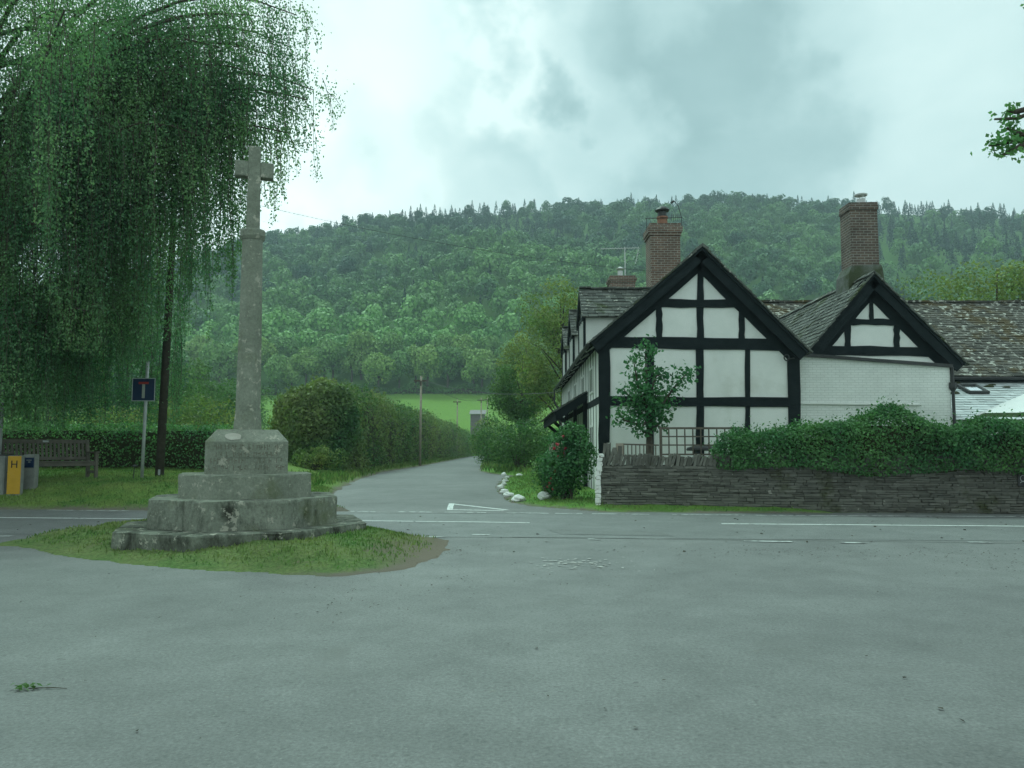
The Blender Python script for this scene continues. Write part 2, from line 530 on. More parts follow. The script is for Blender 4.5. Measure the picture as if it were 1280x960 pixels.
def monument_stone(name, dark_lo, dark_hi, dsc=1.6, lich=(.585, .63), zdark=False):
    m, nt, out = newmat(name)
    v = ocoord(nt)
    f = noise(nt, v, 2.2, 7, .7)
    col = mix(nt, ramp(nt, f, [(.3, 0.0), (.7, 1.0)]), (.165, .178, .14), (.275, .29, .235))
    f2 = noise(nt, v, 26, 4, .75)
    col = mix(nt, 1.0, col, ramp(nt, f2, [(.25, .7), (.75, 1.25)]), 'MULTIPLY')
    mp = N(nt, 'ShaderNodeMapping'); mp.inputs['Scale'].default_value = (1.2, 1.2, .55); nt.links.new(v, mp.inputs['Vector'])
    dk = noise(nt, mp.outputs[0], dsc, 8, .72, .3)
    col = mix(nt, ramp(nt, dk, [(dark_lo, 0.0), (dark_hi, 1.0)]), col, (.035, .036, .028))
    li = noise(nt, v, 6.5, 6, .65)
    col = mix(nt, ramp(nt, li, [(lich[0], 0.0), (lich[1], .85)]), col, (.40, .39, .32))
    ms = noise(nt, v, 1.3, 5, .6)
    col = mix(nt, ramp(nt, ms, [(.57, 0.0), (.7, .6)]), col, (.10, .115, .045))
    bsdf(nt, out, col, .92, noise(nt, v, 20, 8, .75), .6, .03, .2)
    return m


M['mstone'] = monument_stone('weathered_sandstone', .64, .80, 1.2)
M['mstep'] = monument_stone('stained_step_stone', .47, .66, 2.6)
M['mslab'] = monument_stone('mossy_base_stone', .36, .60, 2.4)
M['mplinth'] = monument_stone('inscribed_stone', .60, .72, 1.5, (.60, .65))
M['inscr'] = rough_mat('worn_lettering', (.10, .098, .075), (.17, .16, .125), 12, .95)
M['lichen'] = rough_mat('pale_lichen', (.30, .29, .25), (.38, .37, .32), 10, .95)
M['wall'] = rough_mat('rubble_stone', (.098, .096, .082), (.158, .155, .134), 2.5, .95, spots=(.33, .32, .28), spot_scale=6, spot_range=(.66, .70), island=.28, bstr=.7, moss=(.06, .065, .03), moss_range=(.58, .7))
M['wallcore'] = rough_mat('wall_mortar', (.05, .047, .04), (.09, .082, .068), 5, .95)
M['dirt'] = rough_mat('bare_dirt', (.12, .10, .075), (.18, .155, .12), 5, .95)
M['litter'] = rough_mat('leaf_litter', (.03, .028, .02), (.07, .058, .036), 5, .95, island=.5)

m, nt, out = newmat('window_glass')
bsdf(nt, out, (.02, .025, .03), .05, spec=.8)
M['glass'] = m
m, nt, out = newmat('rooflight_glass')
bsdf(nt, out, (.80, .84, .86), .08, spec=1.0, metal=1.0)
M['skyglass'] = m

# ------------------------------------------------------------------ terrain
SKY_PX = np.array([-900, -300, 0, 230, 340, 450, 560, 650, 750, 900, 1000, 1100, 1280, 1500, 1800, 2300.])
SKY_PY = np.array([430, 395, 362, 322, 288, 266, 254, 247, 243, 240, 243, 248, 255, 266, 285, 330.])
YC = 640.0


def terrain(X, Y):
    X = np.asarray(X, float); Y = np.asarray(Y, float)
    u = X / np.maximum(Y, 60.0)
    py = np.interp(640 + 1000 * u * .97, SKY_PX, SKY_PY)
    v = (480 - py) / 1000
    zc = H + YC * (st + v * ct) / (ct - v * st) - 12.0
    k = np.clip((Y - 140) / 120, 0, 1)
    z = 17.8 * (k * k * .35 + k * .65) * np.clip((Y - 140) / 15, 0, 1) ** .3
    t = np.clip((Y - 260) / (YC - 260), 0, 1)
    hill = (zc - 17.8) * (t ** .93)
    bump = t * (1 - t) * 4 * (5 * np.sin(X * .021 + 1.3) * np.cos(Y * .017) + 4 * np.sin(X * .047 + Y * .02))
    z = z + hill + bump - np.clip(Y - YC, 0, 400) * .12
    return z


def grid_obj(name, xs, ys, zf, mat, kind='structure', smooth=True, wear=None):
    X, Y = np.meshgrid(xs, ys)
    Z = zf(X, Y)
    nx, ny = len(xs), len(ys)
    V = np.stack([X, Y, Z], -1).reshape(-1, 3)
    i = np.arange(nx - 1)[None, :] + np.arange(ny - 1)[:, None] * nx
    F = np.stack([i, i + 1, i + 1 + nx, i + nx], -1).reshape(-1, 4)
    me = bpy.data.meshes.new(name)
    me.vertices.add(len(V)); me.vertices.foreach_set('co', V.astype('f').ravel())
    me.loops.add(F.size); me.loops.foreach_set('vertex_index', F.astype('i').ravel())
    me.polygons.add(len(F)); me.polygons.foreach_set('loop_start', np.arange(0, F.size, 4, dtype='i'))
    me.update(calc_edges=True)
    if smooth: me.polygons.foreach_set('use_smooth', [True] * len(F))
    me.materials.append(mat)
    if wear is not None:
        at_ = me.attributes.new('wear', 'FLOAT', 'POINT'); at_.data.foreach_set('value', wear(X, Y).astype('f').ravel())
    o = link(bpy.data.objects.new(name, me))
    o['kind'] = kind
    return o


xs = np.concatenate([np.arange(-900, 901, 15.)])
ys = np.concatenate([np.arange(-60, 140, 20.), np.arange(140, 900, 12.)])
grid_obj('ground', xs, ys, terrain, M['ground'])
grid_obj('field', np.arange(-150, 90.1, 6.), np.arange(158, 263, 4.), lambda X, Y: terrain(X, Y) + .25, M['field'])


def SIN(X, Y, s, amp):
    return amp * (np.sin(X * 1.7 * s + 1.1) * np.cos(Y * 2.1 * s + .3) + .6 * np.sin(X * 3.9 * s + Y * 3.1 * s) + .4 * np.sin(Y * 7.3 * s - X * 5.7 * s))


def YF(X): return 18.15 - .062 * X


LLY = np.array([17, 18.8, 20.5, 24, 28, 36, 48, 63, 100, 150, 200.]); LLX = np.array([-2.9, -3.9, -4.7, -5.4, -5.95, -6.9, -7.7, -7.2, -7.1, -7.2, -7.4])
LRY = np.array([17, 18.7, 20.0, 21.5, 26.4, 31, 38, 41, 45, 50, 97, 150, 200.]); LRX = np.array([2.6, 1.6, .35, -.1, -.5, -.6, -.5, .1, -1.3, -2.1, -3.4, -4.9, -5.2])


def sstep(a, b, x):
    t = np.clip((x - a) / (b - a), 0, 1); return t * t * (3 - 2 * t)


def h_left(X, Y):
    f = np.minimum(Y - YF(X), np.interp(Y, LLY, LLX) - X) + SIN(X, Y, .8, .07) + SIN(X, Y, 3.3, .04)
    fx = np.interp(Y, LLY, LLX) - X
    full = .12 + .36 * sstep(0.2, 2.0, Y - YF(X)) * sstep(.3, 4.2, fx) + np.clip(Y - 19.5, 0, 8) * .040 * sstep(1, 6, fx)
    h = np.where(f > 0, full * sstep(0, .45, f) + .015, f * .5)
    return np.maximum(h, -.15) + SIN(X, Y, 2.2, .012) * (f > .1)


def h_right(X, Y):
    f = np.minimum(Y - YF(X) - .05, X - np.interp(Y, LRY, LRX)) + SIN(X, Y, .8, .06)
    f = np.minimum(f, 7.2 - X)
    h = np.where(f > 0, .03 + .13 * sstep(0, 1.3, f), f * .5)
    return np.maximum(h, -.15) + SIN(X, Y, 2.2, .01) * (f > .1)


grid_obj('grass_verge', np.arange(-40, -2.4, .22), np.concatenate([np.arange(17.2, 32, .2), np.arange(32, 150, 1.2)]), h_left, M['turf'], wear=lambda X, Y: 1 - sstep(-.05, .5, np.minimum(Y - YF(X), np.interp(Y, LLY, LLX) - X)))
grid_obj('lane_corner_grass', np.arange(-6, 8.0, .2), np.concatenate([np.arange(17.2, 45, .25), np.arange(45, 150, 1.2)]), h_right, M['turf2'], wear=lambda X, Y: 1 - sstep(-.05, .5, np.minimum(Y - YF(X), X - np.interp(Y, LRY, LRX))))

# grass island under the memorial
MC = Vector((-4.06, 12.3, 0))


ISL = [gr(x, y) for x, y in ((-12, 681), (20, 685), (80, 696), (150, 706), (250, 713), (350, 718), (430, 721), (490, 715), (530, 703), (566, 688), (552, 675), (500, 666), (455, 658), (420, 653), (300, 651), (200, 654), (120, 663), (60, 671), (10, 676))]
ISL = [(p.x, p.y) for p in ISL]


def poly_sd(X, Y, poly):
    d2 = np.full(X.shape, 1e9); ins = np.zeros(X.shape, bool)
    n = len(poly)
    for i in range(n):
        ax, ay = poly[i]; bx, by = poly[(i + 1) % n]
        ex, ey = bx - ax, by - ay
        t = np.clip(((X - ax) * ex + (Y - ay) * ey) / (ex * ex + ey * ey), 0, 1)
        d2 = np.minimum(d2, (X - ax - t * ex) ** 2 + (Y - ay - t * ey) ** 2)
        c = ((ay > Y) != (by > Y)) & (X < (bx - ax) * (Y - ay) / (by - ay + 1e-12) + ax)
        ins ^= c
    return np.where(ins, 1, -1) * np.sqrt(d2)


def h_island(X, Y):
    f = poly_sd(X, Y, ISL) + SIN(X, Y, 1.3, .05) + SIN(X, Y, 4.1, .03)
    h = np.where(f > 0, .012 + .215 * sstep(0, 1.3, f), f * .4)
    return np.maximum(h, -.12) + SIN(X, Y, 2.6, .012) * (f > .15)


grid_obj('grass_island', np.arange(-10.5, -0.3, .1), np.arange(8.4, 16.2, .1), h_island, M['islandturf'], wear=lambda X, Y: (1 - sstep(-.05, .42, poly_sd(X, Y, ISL))) * (.12 + .88 * sstep(-3.0, -1.6, X)))


def sheet(name, poly, z, mat):
    me = bpy.data.meshes.new(name)
    me.from_pydata([(x, y, z) for x, y in poly], [], [tuple(range(len(poly)))])
    me.materials.append(mat)
    o = link(bpy.data.objects.new(name, me)); o['kind'] = 'structure'
    return o


sheet('forecourt', [(-45, -20), (45, -20), (45, 14 - .062 * 45), (-45, 14 + .062 * 45)], .004, M['asphalt'])
sheet('road', [(-60, 13.1 + .062 * 60), (60, 13.1 - .062 * 60), (60, 18.5 - .062 * 60), (-60, 18.5 + .062 * 60)], .008, M['road'])
sheet('lane', [(-9.5, 18.2), (3.2, 17.6), (3, 40), (0, 52), (-2, 100), (-3.5, 152), (-8.5, 152), (-9, 60)], .012, M['lane'])
# ------------------------------------------------------------------ road markings
def line_px(mb, px0, py0, px1, py1, w, z=.014):
    a = gr(px0, py0, z); b = gr(px1, py1, z)
    d = (b - a); d.z = 0; L = d.length; d.normalize(); s = Vector((-d.y, d.x, 0)) * w / 2
    n = max(2, int(L / .5)); vs = []
    for i in range(n + 1):
        c = a + d * (L * i / n)
        vs.append(c - s * U(.85, 1.08)); vs.append(c + s * U(.85, 1.08))
    mb.add(vs, [(2 * i, 2 * i + 2, 2 * i + 3, 2 * i + 1) for i in range(n)])


mb = MB()
for a in ((-160, 645.5, 185, 648.6), (425, 650.5, 662, 653.2), (902, 654.6, 1500, 659.5)):
    line_px(mb, *a, .12)
tag(mb.build('centre_line', M['paint']), kind='structure')
mb = MB()
for a in ((60, 637.5, 92, 637.8), (100, 637.9, 160, 638.3), (436, 639, 470, 639.6), (498, 639.6, 540, 640), (556, 640, 608, 640.6), (633, 640.8, 686, 641.6), (694, 641.6, 728, 642), (740, 642, 812, 642.8), (840, 643, 930, 643.8), (945, 644, 1280, 645.6)):
    line_px(mb, *a, .15)
tag(mb.build('give_way_line', M['wornpaint']), kind='structure')
mb = MB()
for a in ((-30, 669.5, 14, 670), (500, 670.4, 556, 671.2), (590, 668, 612, 668.3), (735, 673.6, 750, 674), (930, 676, 990, 677), (1050, 678, 1082, 678.4), (1210, 677.5, 1240, 678)):
    line_px(mb, *a, .13)
tag(mb.build('edge_line', M['wornpaint']), kind='structure')
mb = MB()
line_px(mb, 563, 629.5, 634, 637.4, .13); line_px(mb, 563, 637.0, 630, 638.2, .13, .015)
line_px(mb, 562, 637.4, 564.5, 629.2, .14, .016)
tag(mb.build('give_way_triangle', M['paint']), kind='structure')
mb = MB()
p = [gr(x, y, .0125) for x, y in ((684, 661.5), (700, 667.5), (842, 670), (826, 664.5))]
mb.add(p, [(0, 1, 2, 3)]); tag(mb.build('tarmac_patch', M['lane2']), kind='structure')
mb = MB()
pts = [gr(x, y + U(-.3, .3), .0135) for x, y in ((640, 671.5), (760, 672.5), (860, 673.6), (960, 674.6), (1060, 675.8), (1180, 677.2), (1290, 678.5), (1420, 680))]
vs = []
for p in pts: vs.append(p + Vector((0, .02 * U(.4, 1.3), 0))); vs.append(p - Vector((0, .02 * U(.4, 1.3), 0)))
mb.add(vs, [(2 * i, 2 * i + 1, 2 * i + 3, 2 * i + 2) for i in range(len(pts) - 1)]); tag(mb.build('tarmac_joint', M['tar']), kind='structure')

# ------------------------------------------------------------------ war memorial
mem = thing('stone_cross', (MC.x, MC.y, .12), 'weathered stone memorial cross on stepped octagonal base on grass island', 'memorial')
oct_ph = math.pi / 8


def octo(w): return w / 2 / math.cos(math.pi / 8)


def octstep(name, w, z0, z1, mat, c=MC, jit=.007, tilt=0.0):
    """octagonal step of eight stones with worn arrises"""
    mb = MB()
    R = octo(w); n = 8; sub = 5
    ring = []
    for k in range(n):
        a0 = 2 * math.pi * k / n + oct_ph; a1 = 2 * math.pi * (k + 1) / n + oct_ph
        for s in range(sub):
            t = s / sub
            ring.append((R * (math.cos(a0) * (1 - t) + math.cos(a1) * t), R * (math.sin(a0) * (1 - t) + math.sin(a1) * t)))
    prof = [(1.0, 0, 0), (1.0, .5, 1), (1.0, .9, 1), (.998, .97, 1), (.990, 1.0, 1)]
    vs = []; m_ = len(ring)
    for (sc, t, j) in prof:
        for (x, y) in ring:
            vs.append((c.x + x * sc + U(-jit, jit), c.y + y * sc + U(-jit, jit), z0 + (z1 - z0) * t + U(-jit, jit) * .7 * (t > .1) + tilt * x))
    fs = []
    for i in range(len(prof) - 1):
        for k in range(m_):
            fs.append((i * m_ + k, i * m_ + (k + 1) % m_, (i + 1) * m_ + (k + 1) % m_, (i + 1) * m_ + k))
    fs.append(tuple((len(prof) - 1) * m_ + k for k in range(m_)))
    mb.add(vs, fs)
    return mb.build(name, mat, mem)


def zpx(py, Y): return at(640, py, Y).z


zs1 = .325; zs2 = zpx(626, 11.07); zs3 = zpx(593.5, 11.42); zs4 = zpx(552, 11.75)
octstep('base_slab', 3.46, -.05, zs1, M['mslab'], jit=.010, tilt=.006)
octstep('step', 2.62, zs1 - .02, zs2, M['mstep'])
octstep('step', 1.87, zs2 - .02, zs3, M['mstone'])
# plinth with chamfered top
Wp = 1.16; x0, x1 = MC.x - Wp / 2, MC.x + Wp / 2; y0, y1 = MC.y - Wp / 2, MC.y + Wp / 2
ztop = zpx(537, 11.95); c_ = .15
mb = MB()
vs = [(x0, y0, zs3 - .01), (x1, y0, zs3 - .01), (x1, y1, zs3 - .01), (x0, y1, zs3 - .01),
      (x0, y0, zs4), (x1, y0, zs4), (x1, y1, zs4), (x0, y1, zs4),
      (x0 + c_, y0 + c_ * 1.2, ztop), (x1 - c_, y0 + c_ * 1.2, ztop), (x1 - c_, y1 - c_ * 1.2, ztop), (x0 + c_, y1 - c_ * 1.2, ztop)]
mb.add(vs, [(3, 2, 1, 0), (0, 1, 5, 4), (1, 2, 6, 5), (2, 3, 7, 6), (3, 0, 4, 7), (4, 5, 9, 8), (5, 6, 10, 9), (6, 7, 11, 10), (7, 4, 8, 11), (8, 9, 10, 11)])
plinth = mb.build('plinth', M['mplinth'], mem, bevel=.010)
mb = MB()
rows = [(.44, .8), (.31, .74), (.20, .86), (.075, .9)]
hh = zs4 - zs3
for fz, wd in rows:
    zc = zs3 + hh * (fz * 1.75 + .06)
    x = MC.x - wd * Wp / 2
    mb = MB(); mb.box(x - .01, MC.x + wd * Wp / 2 + .04, y0 - .0015, y0 + .004, zc - .05, zc + .05)
    while x < MC.x + wd * Wp / 2:
        w = U(.02, .04)
        if random.random() < .8:
            k = random.random()
            hz = U(.032, .042)
            if k < .7: mb.box(x, x + .008, y0 - .004, y0 + .002, zc - hz, zc + hz, mi=1)
            if k > .25:
                q_ = zc + hz * U(-.9, .6); mb.box(x + .009, x + w, y0 - .004, y0 + .002, q_, q_ + U(.008, .02), mi=1)
            if k > .5: mb.box(x + w + .001, x + w + .008, y0 - .004, y0 + .002, zc - hz * U(0, 1), zc + hz, mi=1)
        x += w + U(.014, .024)
    mb.build('inscription_line', [M['mplinth'], M['inscr']], plinth)
mb = MB()
pc = Vector((MC.x - .2, 0, 0))
nrm_c = Vector((0, -(ztop - zs4), c_ * 1.2)).normalized(); sl = Vector((0, c_ * 1.2, ztop - zs4)).normalized()
pc = Vector((pc.x, y0, zs4)) + sl * .10 + nrm_c * .004
ring = [pc + Vector((1, 0, 0)) * (.12 * math.cos(a) * U(.9, 1.1)) + sl * (.075 * math.sin(a) * U(.9, 1.1)) for a in np.linspace(0, 2 * math.pi, 18, endpoint=False)]
mb.prism(ring, nrm_c * .004)
mb.build('lichen_patch', M['lichen'], plinth)
# shaft: octagonal, tapering, broached foot
zc0 = zpx(300, MC.y); zc1 = zpx(288, MC.y)
k = .0110
mb = MB()
def oct_prof(prof): return [(w * k / 2 / math.cos(math.pi / 8), z - MC.z) for w, z in prof]
zj1 = zpx(434, MC.y)
mb.lathe(oct_prof([(37, ztop - .01), (37, ztop + .05), (33.5, ztop + .30), (33, zpx(516, MC.y)), (31.5, zj1 - .006), (30.6, zj1 - .006), (30.6, zj1 + .006), (31.3, zj1 + .006), (27.5, zc0)]), MC, 8, oct_ph, jit=.003)
mb.build('shaft', M['mstone'], mem)
mb = MB()
mb.lathe(oct_prof([(29, zc0 - .01), (33, zc0 + .03), (34, zc0 + .05), (34, zc1 - .03), (31, zc1)]), MC, 8, oct_ph, jit=.003)
mb.build('collar', M['mstone'], mem)
mb = MB()
zt_ = zpx(185, MC.y); za0 = zpx(223, MC.y); za1 = zpx(204, MC.y)
w0, w1 = 19 * k, 16.5 * k; wa = 53 * k; d = .19
mb.add([(MC.x - w0 / 2, MC.y - d / 2, zc1 - .01), (MC.x + w0 / 2, MC.y - d / 2, zc1 - .01), (MC.x + w0 / 2, MC.y + d / 2, zc1 - .01), (MC.x - w0 / 2, MC.y + d / 2, zc1 - .01),
        (MC.x - w1 / 2, MC.y - d / 2, zt_), (MC.x + w1 / 2, MC.y - d / 2, zt_), (MC.x + w1 / 2, MC.y + d / 2, zt_), (MC.x - w1 / 2, MC.y + d / 2, zt_)], MB.BF)
for s in (-1, 1):
    xa, xb = sorted((MC.x + s * w1 * .5, MC.x + s * wa / 2))
    mb.box(xa, xb, MC.y - d / 2 + .006, MC.y + d / 2 - .006, za0, za1)
mb.build('cross_head', M['mstone'], mem, bevel=.015)
mem.rotation_euler = (0, 0, math.radians(18.5))

# ------------------------------------------------------------------ roofs
def stone_roof(mb, E0, E1, R0, R1, row=.2, tw=.3, th=.035, jit=.01, over=.08):
    E0, E1, R0, R1 = map(Vector, (E0, E1, R0, R1))
    up = ((R0 - E0) + (R1 - E1)).normalized(); al = (E1 - E0).normalized()
    nn = al.cross(up).normalized()
    if nn.z < 0: nn = -nn
    Ls = ((R0 - E0).length + (R1 - E1).length) / 2
    nr = max(2, int(Ls / row)); row = Ls / nr
    for i in range(nr):
        t = (i + .5) / nr
        rw = tw * (1.15 - .4 * t)
        a = E0.lerp(R0, t); b = E1.lerp(R1, t)
        L = (b - a).length; al_ = (b - a).normalized()
        s = -U(0, rw) * .5
        while s < L:
            w = rw * U(.65, 1.3)
            c0 = max(s, -.02); c1 = min(s + w, L + .02)
            if c1 - c0 > .04:
                c = a + al_ * ((c0 + c1) / 2) + nn * (th * .9 + U(-jit, jit) * .6) - up * (row * .25 + U(-jit, jit) * 2)
                tl = math.radians(5 + U(-1.5, 2.5))
                u2 = (up * math.cos(tl) - nn * math.sin(tl)).normalized(); n2 = al_.cross(u2)
                if n2.dot(nn) < 0: n2 = -n2
                Mx = Matrix((al_, u2, n2)).transposed().to_4x4(); Mx.translation = c
                mb.obox(Mx, (c1 - c0) - .008, row * 1.45, th * U(.75, 1.3), .004)
            s += w


# ------------------------------------------------------------------ timber framed cottage
YG = 23.0
house = thing('timber_framed_cottage', (5.4, YG, 0), 'black and white timber framed cottage with two gables behind the stone wall', 'house')
XL = at(751, 500, YG).x; XR = at(1000, 500, YG).x
A = at(877, 309, 22.75); XA, ZA = A.x, A.z
ZE_L = 4.45; XE_L = 2.25
XE_R, ZE_R = at(1010, 440, 22.75).x, at(1010, 440, 22.75).z
YB = 41.0
slopeL = (ZA - ZE_L) / (XA - XE_L); slopeR = (ZA - ZE_R) / (XE_R - XA)
zl = ZA - slopeL * (XA - XL) - .14; zr = ZA - slopeR * (XR - XA) - .14
mb = MB()
mb.prism([(XL, YG, -.1), (XR, YG, -.1), (XR, YG, zr), (XA, YG, ZA - .16), (XL, YG, zl)], (0, YB - YG, 0))
mb.build('wall', M['render'], house)

FR = (0, -1, 0)
def fbeam(name, px0, py0, px1, py1, wpx, Y=YG, t=.07, jit=.018, parent=house, mat='timber', seg=7, pr=.035):
    p = at(px0, py0, Y); q = at(px1, py1, Y)
    p.y = q.y = Y - pr + t / 2 - .001
    mb = MB(); mb.beam(p, q, wpx / 1000 * Y, t, FR, seg, jit)
    return mb.build(name, M[mat], parent)


fbeam('post', 755.5, 432, 755, 628, 13.5, t=.09, pr=.05)
fbeam('post', 991.5, 434, 993.5, 628, 15, t=.09, pr=.05)
fbeam('post', 874.8, 430, 874.8, 628, 9.5)
fbeam('stud', 813, 430, 813, 628, 8)
fbeam('stud', 934.5, 432, 934.5, 628, 7)
fbeam('king_post', 875.5, 330, 875, 425, 8.5)
fbeam('tie_beam', 757, 427.5, 993, 431.5, 14.5, t=.08, pr=.042)
fbeam('collar_beam', 818, 379.4, 934, 379.8, 10.5, t=.08, pr=.042)
fbeam('stud', 823.5, 380, 823.8, 425, 7.6)
fbeam('stud', 927, 380, 927.2, 425, 7.8)
fbeam('mid_rail', 757, 501.3, 993, 502.8, 11.5, t=.08, pr=.042)
fbeam('sill_beam', 757, 617, 993, 617, 12, t=.08, pr=.042)
# principal rafters against the gable wall, then the barge boards under the tile edge
def rafter(name, pa, pe, w, drop, Y, t, mat='timber'):
    a = Vector(pa); e = Vector(pe); d = (e - a).normalized(); n = Vector((0, -1, 0)); s = d.cross(n).normalized()
    if s.z > 0: s = -s
    mb = MB(); off = s * (drop + w / 2); off.y = 0
    a2 = a + off; e2 = e + off; a2.y = e2.y = Y
    mb.beam(a2 - d * .05, e2, w, t, n, 9, .012)
    return mb.build(name, M[mat], house)


for (ex, ez) in ((XE_L, ZE_L), (XE_R, ZE_R)):
    rafter('rafter', (XA, YG, ZA), (ex, YG, ez), .34, .16, YG - .012, .06)
    rafter('bargeboard', (XA, YG, ZA), (ex, YG, ez), .26, .06, 22.74, .05)
# roof
def gable_roof(parent, XAp, ZAp, eL, eR, Y0, Y1, mat, slab=.07, row=.2, tw=.3, tiles=(True, True)):
    mbs = MB()
    for (ex, ez) in (eL, eR):
        d = Vector((ex - XAp, 0, ez - ZAp)).normalized(); n = Vector((-d.z, 0, d.x))
        if n.z < 0: n = -n
        P = [Vector((XAp, Y0, ZAp)), Vector((ex, Y0, ez)), Vector((ex, Y0, ez)) - n * slab, Vector((XAp, Y0, ZAp - slab * 1.35))]
        mbs.prism(P, (0, Y1 - Y0, 0))
    roof = mbs.build('roof', M['timber'], parent)
    mbt = MB()
    for (ex, ez), on in zip((eL, eR), tiles):
        if not on: continue
        stone_roof(mbt, (ex, Y0 - .03, ez), (ex, Y1, ez), (XAp, Y0 - .03, ZAp), (XAp, Y1, ZAp), row, tw)
    for i in range(int((Y1 - Y0) / .45)):
        y = Y0 + .2 + i * .45
        Mx = Matrix.Translation((XAp, y, ZAp + .075 + U(-.01, .01)))
        for sgn in (-1, 1):
            R = Matrix.Rotation(sgn * math.radians(38), 4, 'Y')
            mbt.obox(Mx @ R @ Matrix.Translation((sgn * .10, 0, 0)), .24, .44, .04, .006)
    mbt.build('tiles', M[mat], roof)
    return roof


roof1 = gable_roof(house, XA, ZA, (XE_L, ZE_L), (XE_R, ZE_R), 22.65, YB + .2, 'tile')

# side wall studs, rail and windows (left side, seen raking)
for i in range(22):
    y = YG + .45 + i * .82
    if y > YB - .2: break
    mb = MB(); mb.beam((XL + .012, y, .1), (XL + .012, y, zl), .11, .04, (-1, 0, 0), 6, .01)
    mb.build('stud', M['timber'], house)
mb = MB(); mb.beam((XL + .012, YG + .1, 2.85), (XL + .012, YB, 2.85), .22, .05, (-1, 0, 0), 10, .012); mb.build('side_rail', M['timber'], house)
mb = MB(); mb.beam((XL + .012, YG + .1, zl - .02), (XL + .012, YB, zl - .02), .2, .05, (-1, 0, 0), 10, .012); mb.build('wall_plate', M['timber'], house)
for y in (25.6, 28.6, 32, 35.5):
    for zc in (1.75, 3.6):
        mb = MB(); w, h = 1.1, .85
        for (ya, yb, za, zb) in ((y - w / 2, y - w / 2 + .07, zc - h / 2, zc + h / 2), (y + w / 2 - .07, y + w / 2, zc - h / 2, zc + h / 2), (y - .03, y + .03, zc - h / 2, zc + h / 2), (y - w / 2 + .07, y + w / 2 - .07, zc - h / 2, zc - h / 2 + .07), (y - w / 2 + .07, y + w / 2 - .07, zc + h / 2 - .07, zc + h / 2)):
            mb.box(XL - .03, XL + .03, ya, yb, za, zb)
        wn = mb.build('window', M['whitepaint'], house)
        mb = MB(); mb.box(XL - .016, XL - .006, y - w / 2 + .07, y + w / 2 - .07, zc - h / 2 + .07, zc + h / 2 - .07)
        mb.build('pane', M['glass'], wn)
# gutter and down pipe
mb = MB()
pts = [(XE_L - .07, 22.7 + i * 1.02, ZE_L - .05) for i in range(19)]
mb.tube(pts, .06, 8)
gut = mb.build('gutter', M['darkmetal'], house, smooth=True)
mb = MB()
mb.tube([(XE_L - .07, YB, ZE_L - .08), (XE_L - .07, YB, ZE_L - .7), (XL - .12, YB - .2, ZE_L - 1.15), (XL - .08, YB - .2, .1)], .04, 6)
mb.build('downpipe', M['darkmetal'], gut, smooth=True)
for i in range(18):
    y = 23.4 + i
    mb = MB(); mb.beam((XL, y, zl + .02), (XE_L, y, ZE_L - .04), .09, .1, (0, 0, 1), 1, 0); mb.build('rafter_foot', M['oldwhite'] if i % 2 else M['timber'], house)

# dormers in the left roof slope
def dormer(yc, zridge, half=1.2, xf=2.48):
    ze = zridge - half * .93
    zbot = ZA - slopeL * (XA - xf) - .05
    mb = MB()
    xback = XA - (ZA - zridge) / slopeL
    # body: front wall and cheeks run into the slope
    mb.prism([(xf, yc - half + .15, zbot), (xf, yc + half - .15, zbot), (xf, yc + half - .15, ze + .12), (xf, yc, zridge - .1), (xf, yc - half + .15, ze + .12)], (xback - xf, 0, 0))
    dm = mb.build('dormer', M['render'], house)
    mb = MB()
    for s in (-1, 1):
        E0 = (xf - .12, yc + s * half, ze); E1 = (xback + .9, yc + s * half, ze)
        R0 = (xf - .12, yc, zridge); R1 = (xback + .9, yc, zridge)
        P = [Vector(E0), Vector(R0), Vector(R0) - Vector((0, 0, .06)), Vector(E0) - Vector((0, 0, .06))]
        mb.prism(P, (xback + 1.0 - xf, 0, 0))
        stone_roof(mb, E0, E1, R0, R1, .17, .26, .03)
    for i in range(7):
        Mx = Matrix.Translation((xf + .1 + i * .42, yc, zridge + .06 + U(-.012, .012)))
        mb.obox(Mx, .42, .26, .05, .008)
    mb.build('dormer_roof', M['tile'], dm)
    mb = MB()
    for s in (-1, 1):
        mb.beam((xf - .03, yc + s * (half - .2), zbot), (xf - .03, yc + s * (half - .2), ze + .05), .14, .08, (-1, 0, 0), 3, .006)
    mb.beam((xf - .03, yc - half + .2, ze + .02), (xf - .03, yc + half - .2, ze + .02), .14, .085, (-1, 0, 0), 3, .006)
    for s in (-1, 1):
        mb.beam((xf - .10, yc, zridge - .08), (xf - .10, yc + s * half, ze - .1), .2, .05, (-1, 0, 0), 3, .006)
    mb.build('dormer_frame', M['timber'], dm)
    mb = MB()
    for yy in (-.7, -.23, .23, .7): mb.box(xf - .055, xf + .01, yc + yy - .04, yc + yy + .04, zbot + .15, ze - .05)
    mb.box(xf - .06, xf - .0, yc - .7, yc + .7, zbot + .08, zbot + .15)
    mb.build('dormer_window', M['whitepaint'], dm)
    mb = MB(); mb.box(xf - .03, xf - .02, yc - .7, yc + .7, zbot + .12, ze - .05); mb.build('pane', M['glass'], dm)


for yc, zr_ in ((27.85, 7.0), (32.6, 7.05), (37.2, 7.05)): dormer(yc, zr_)

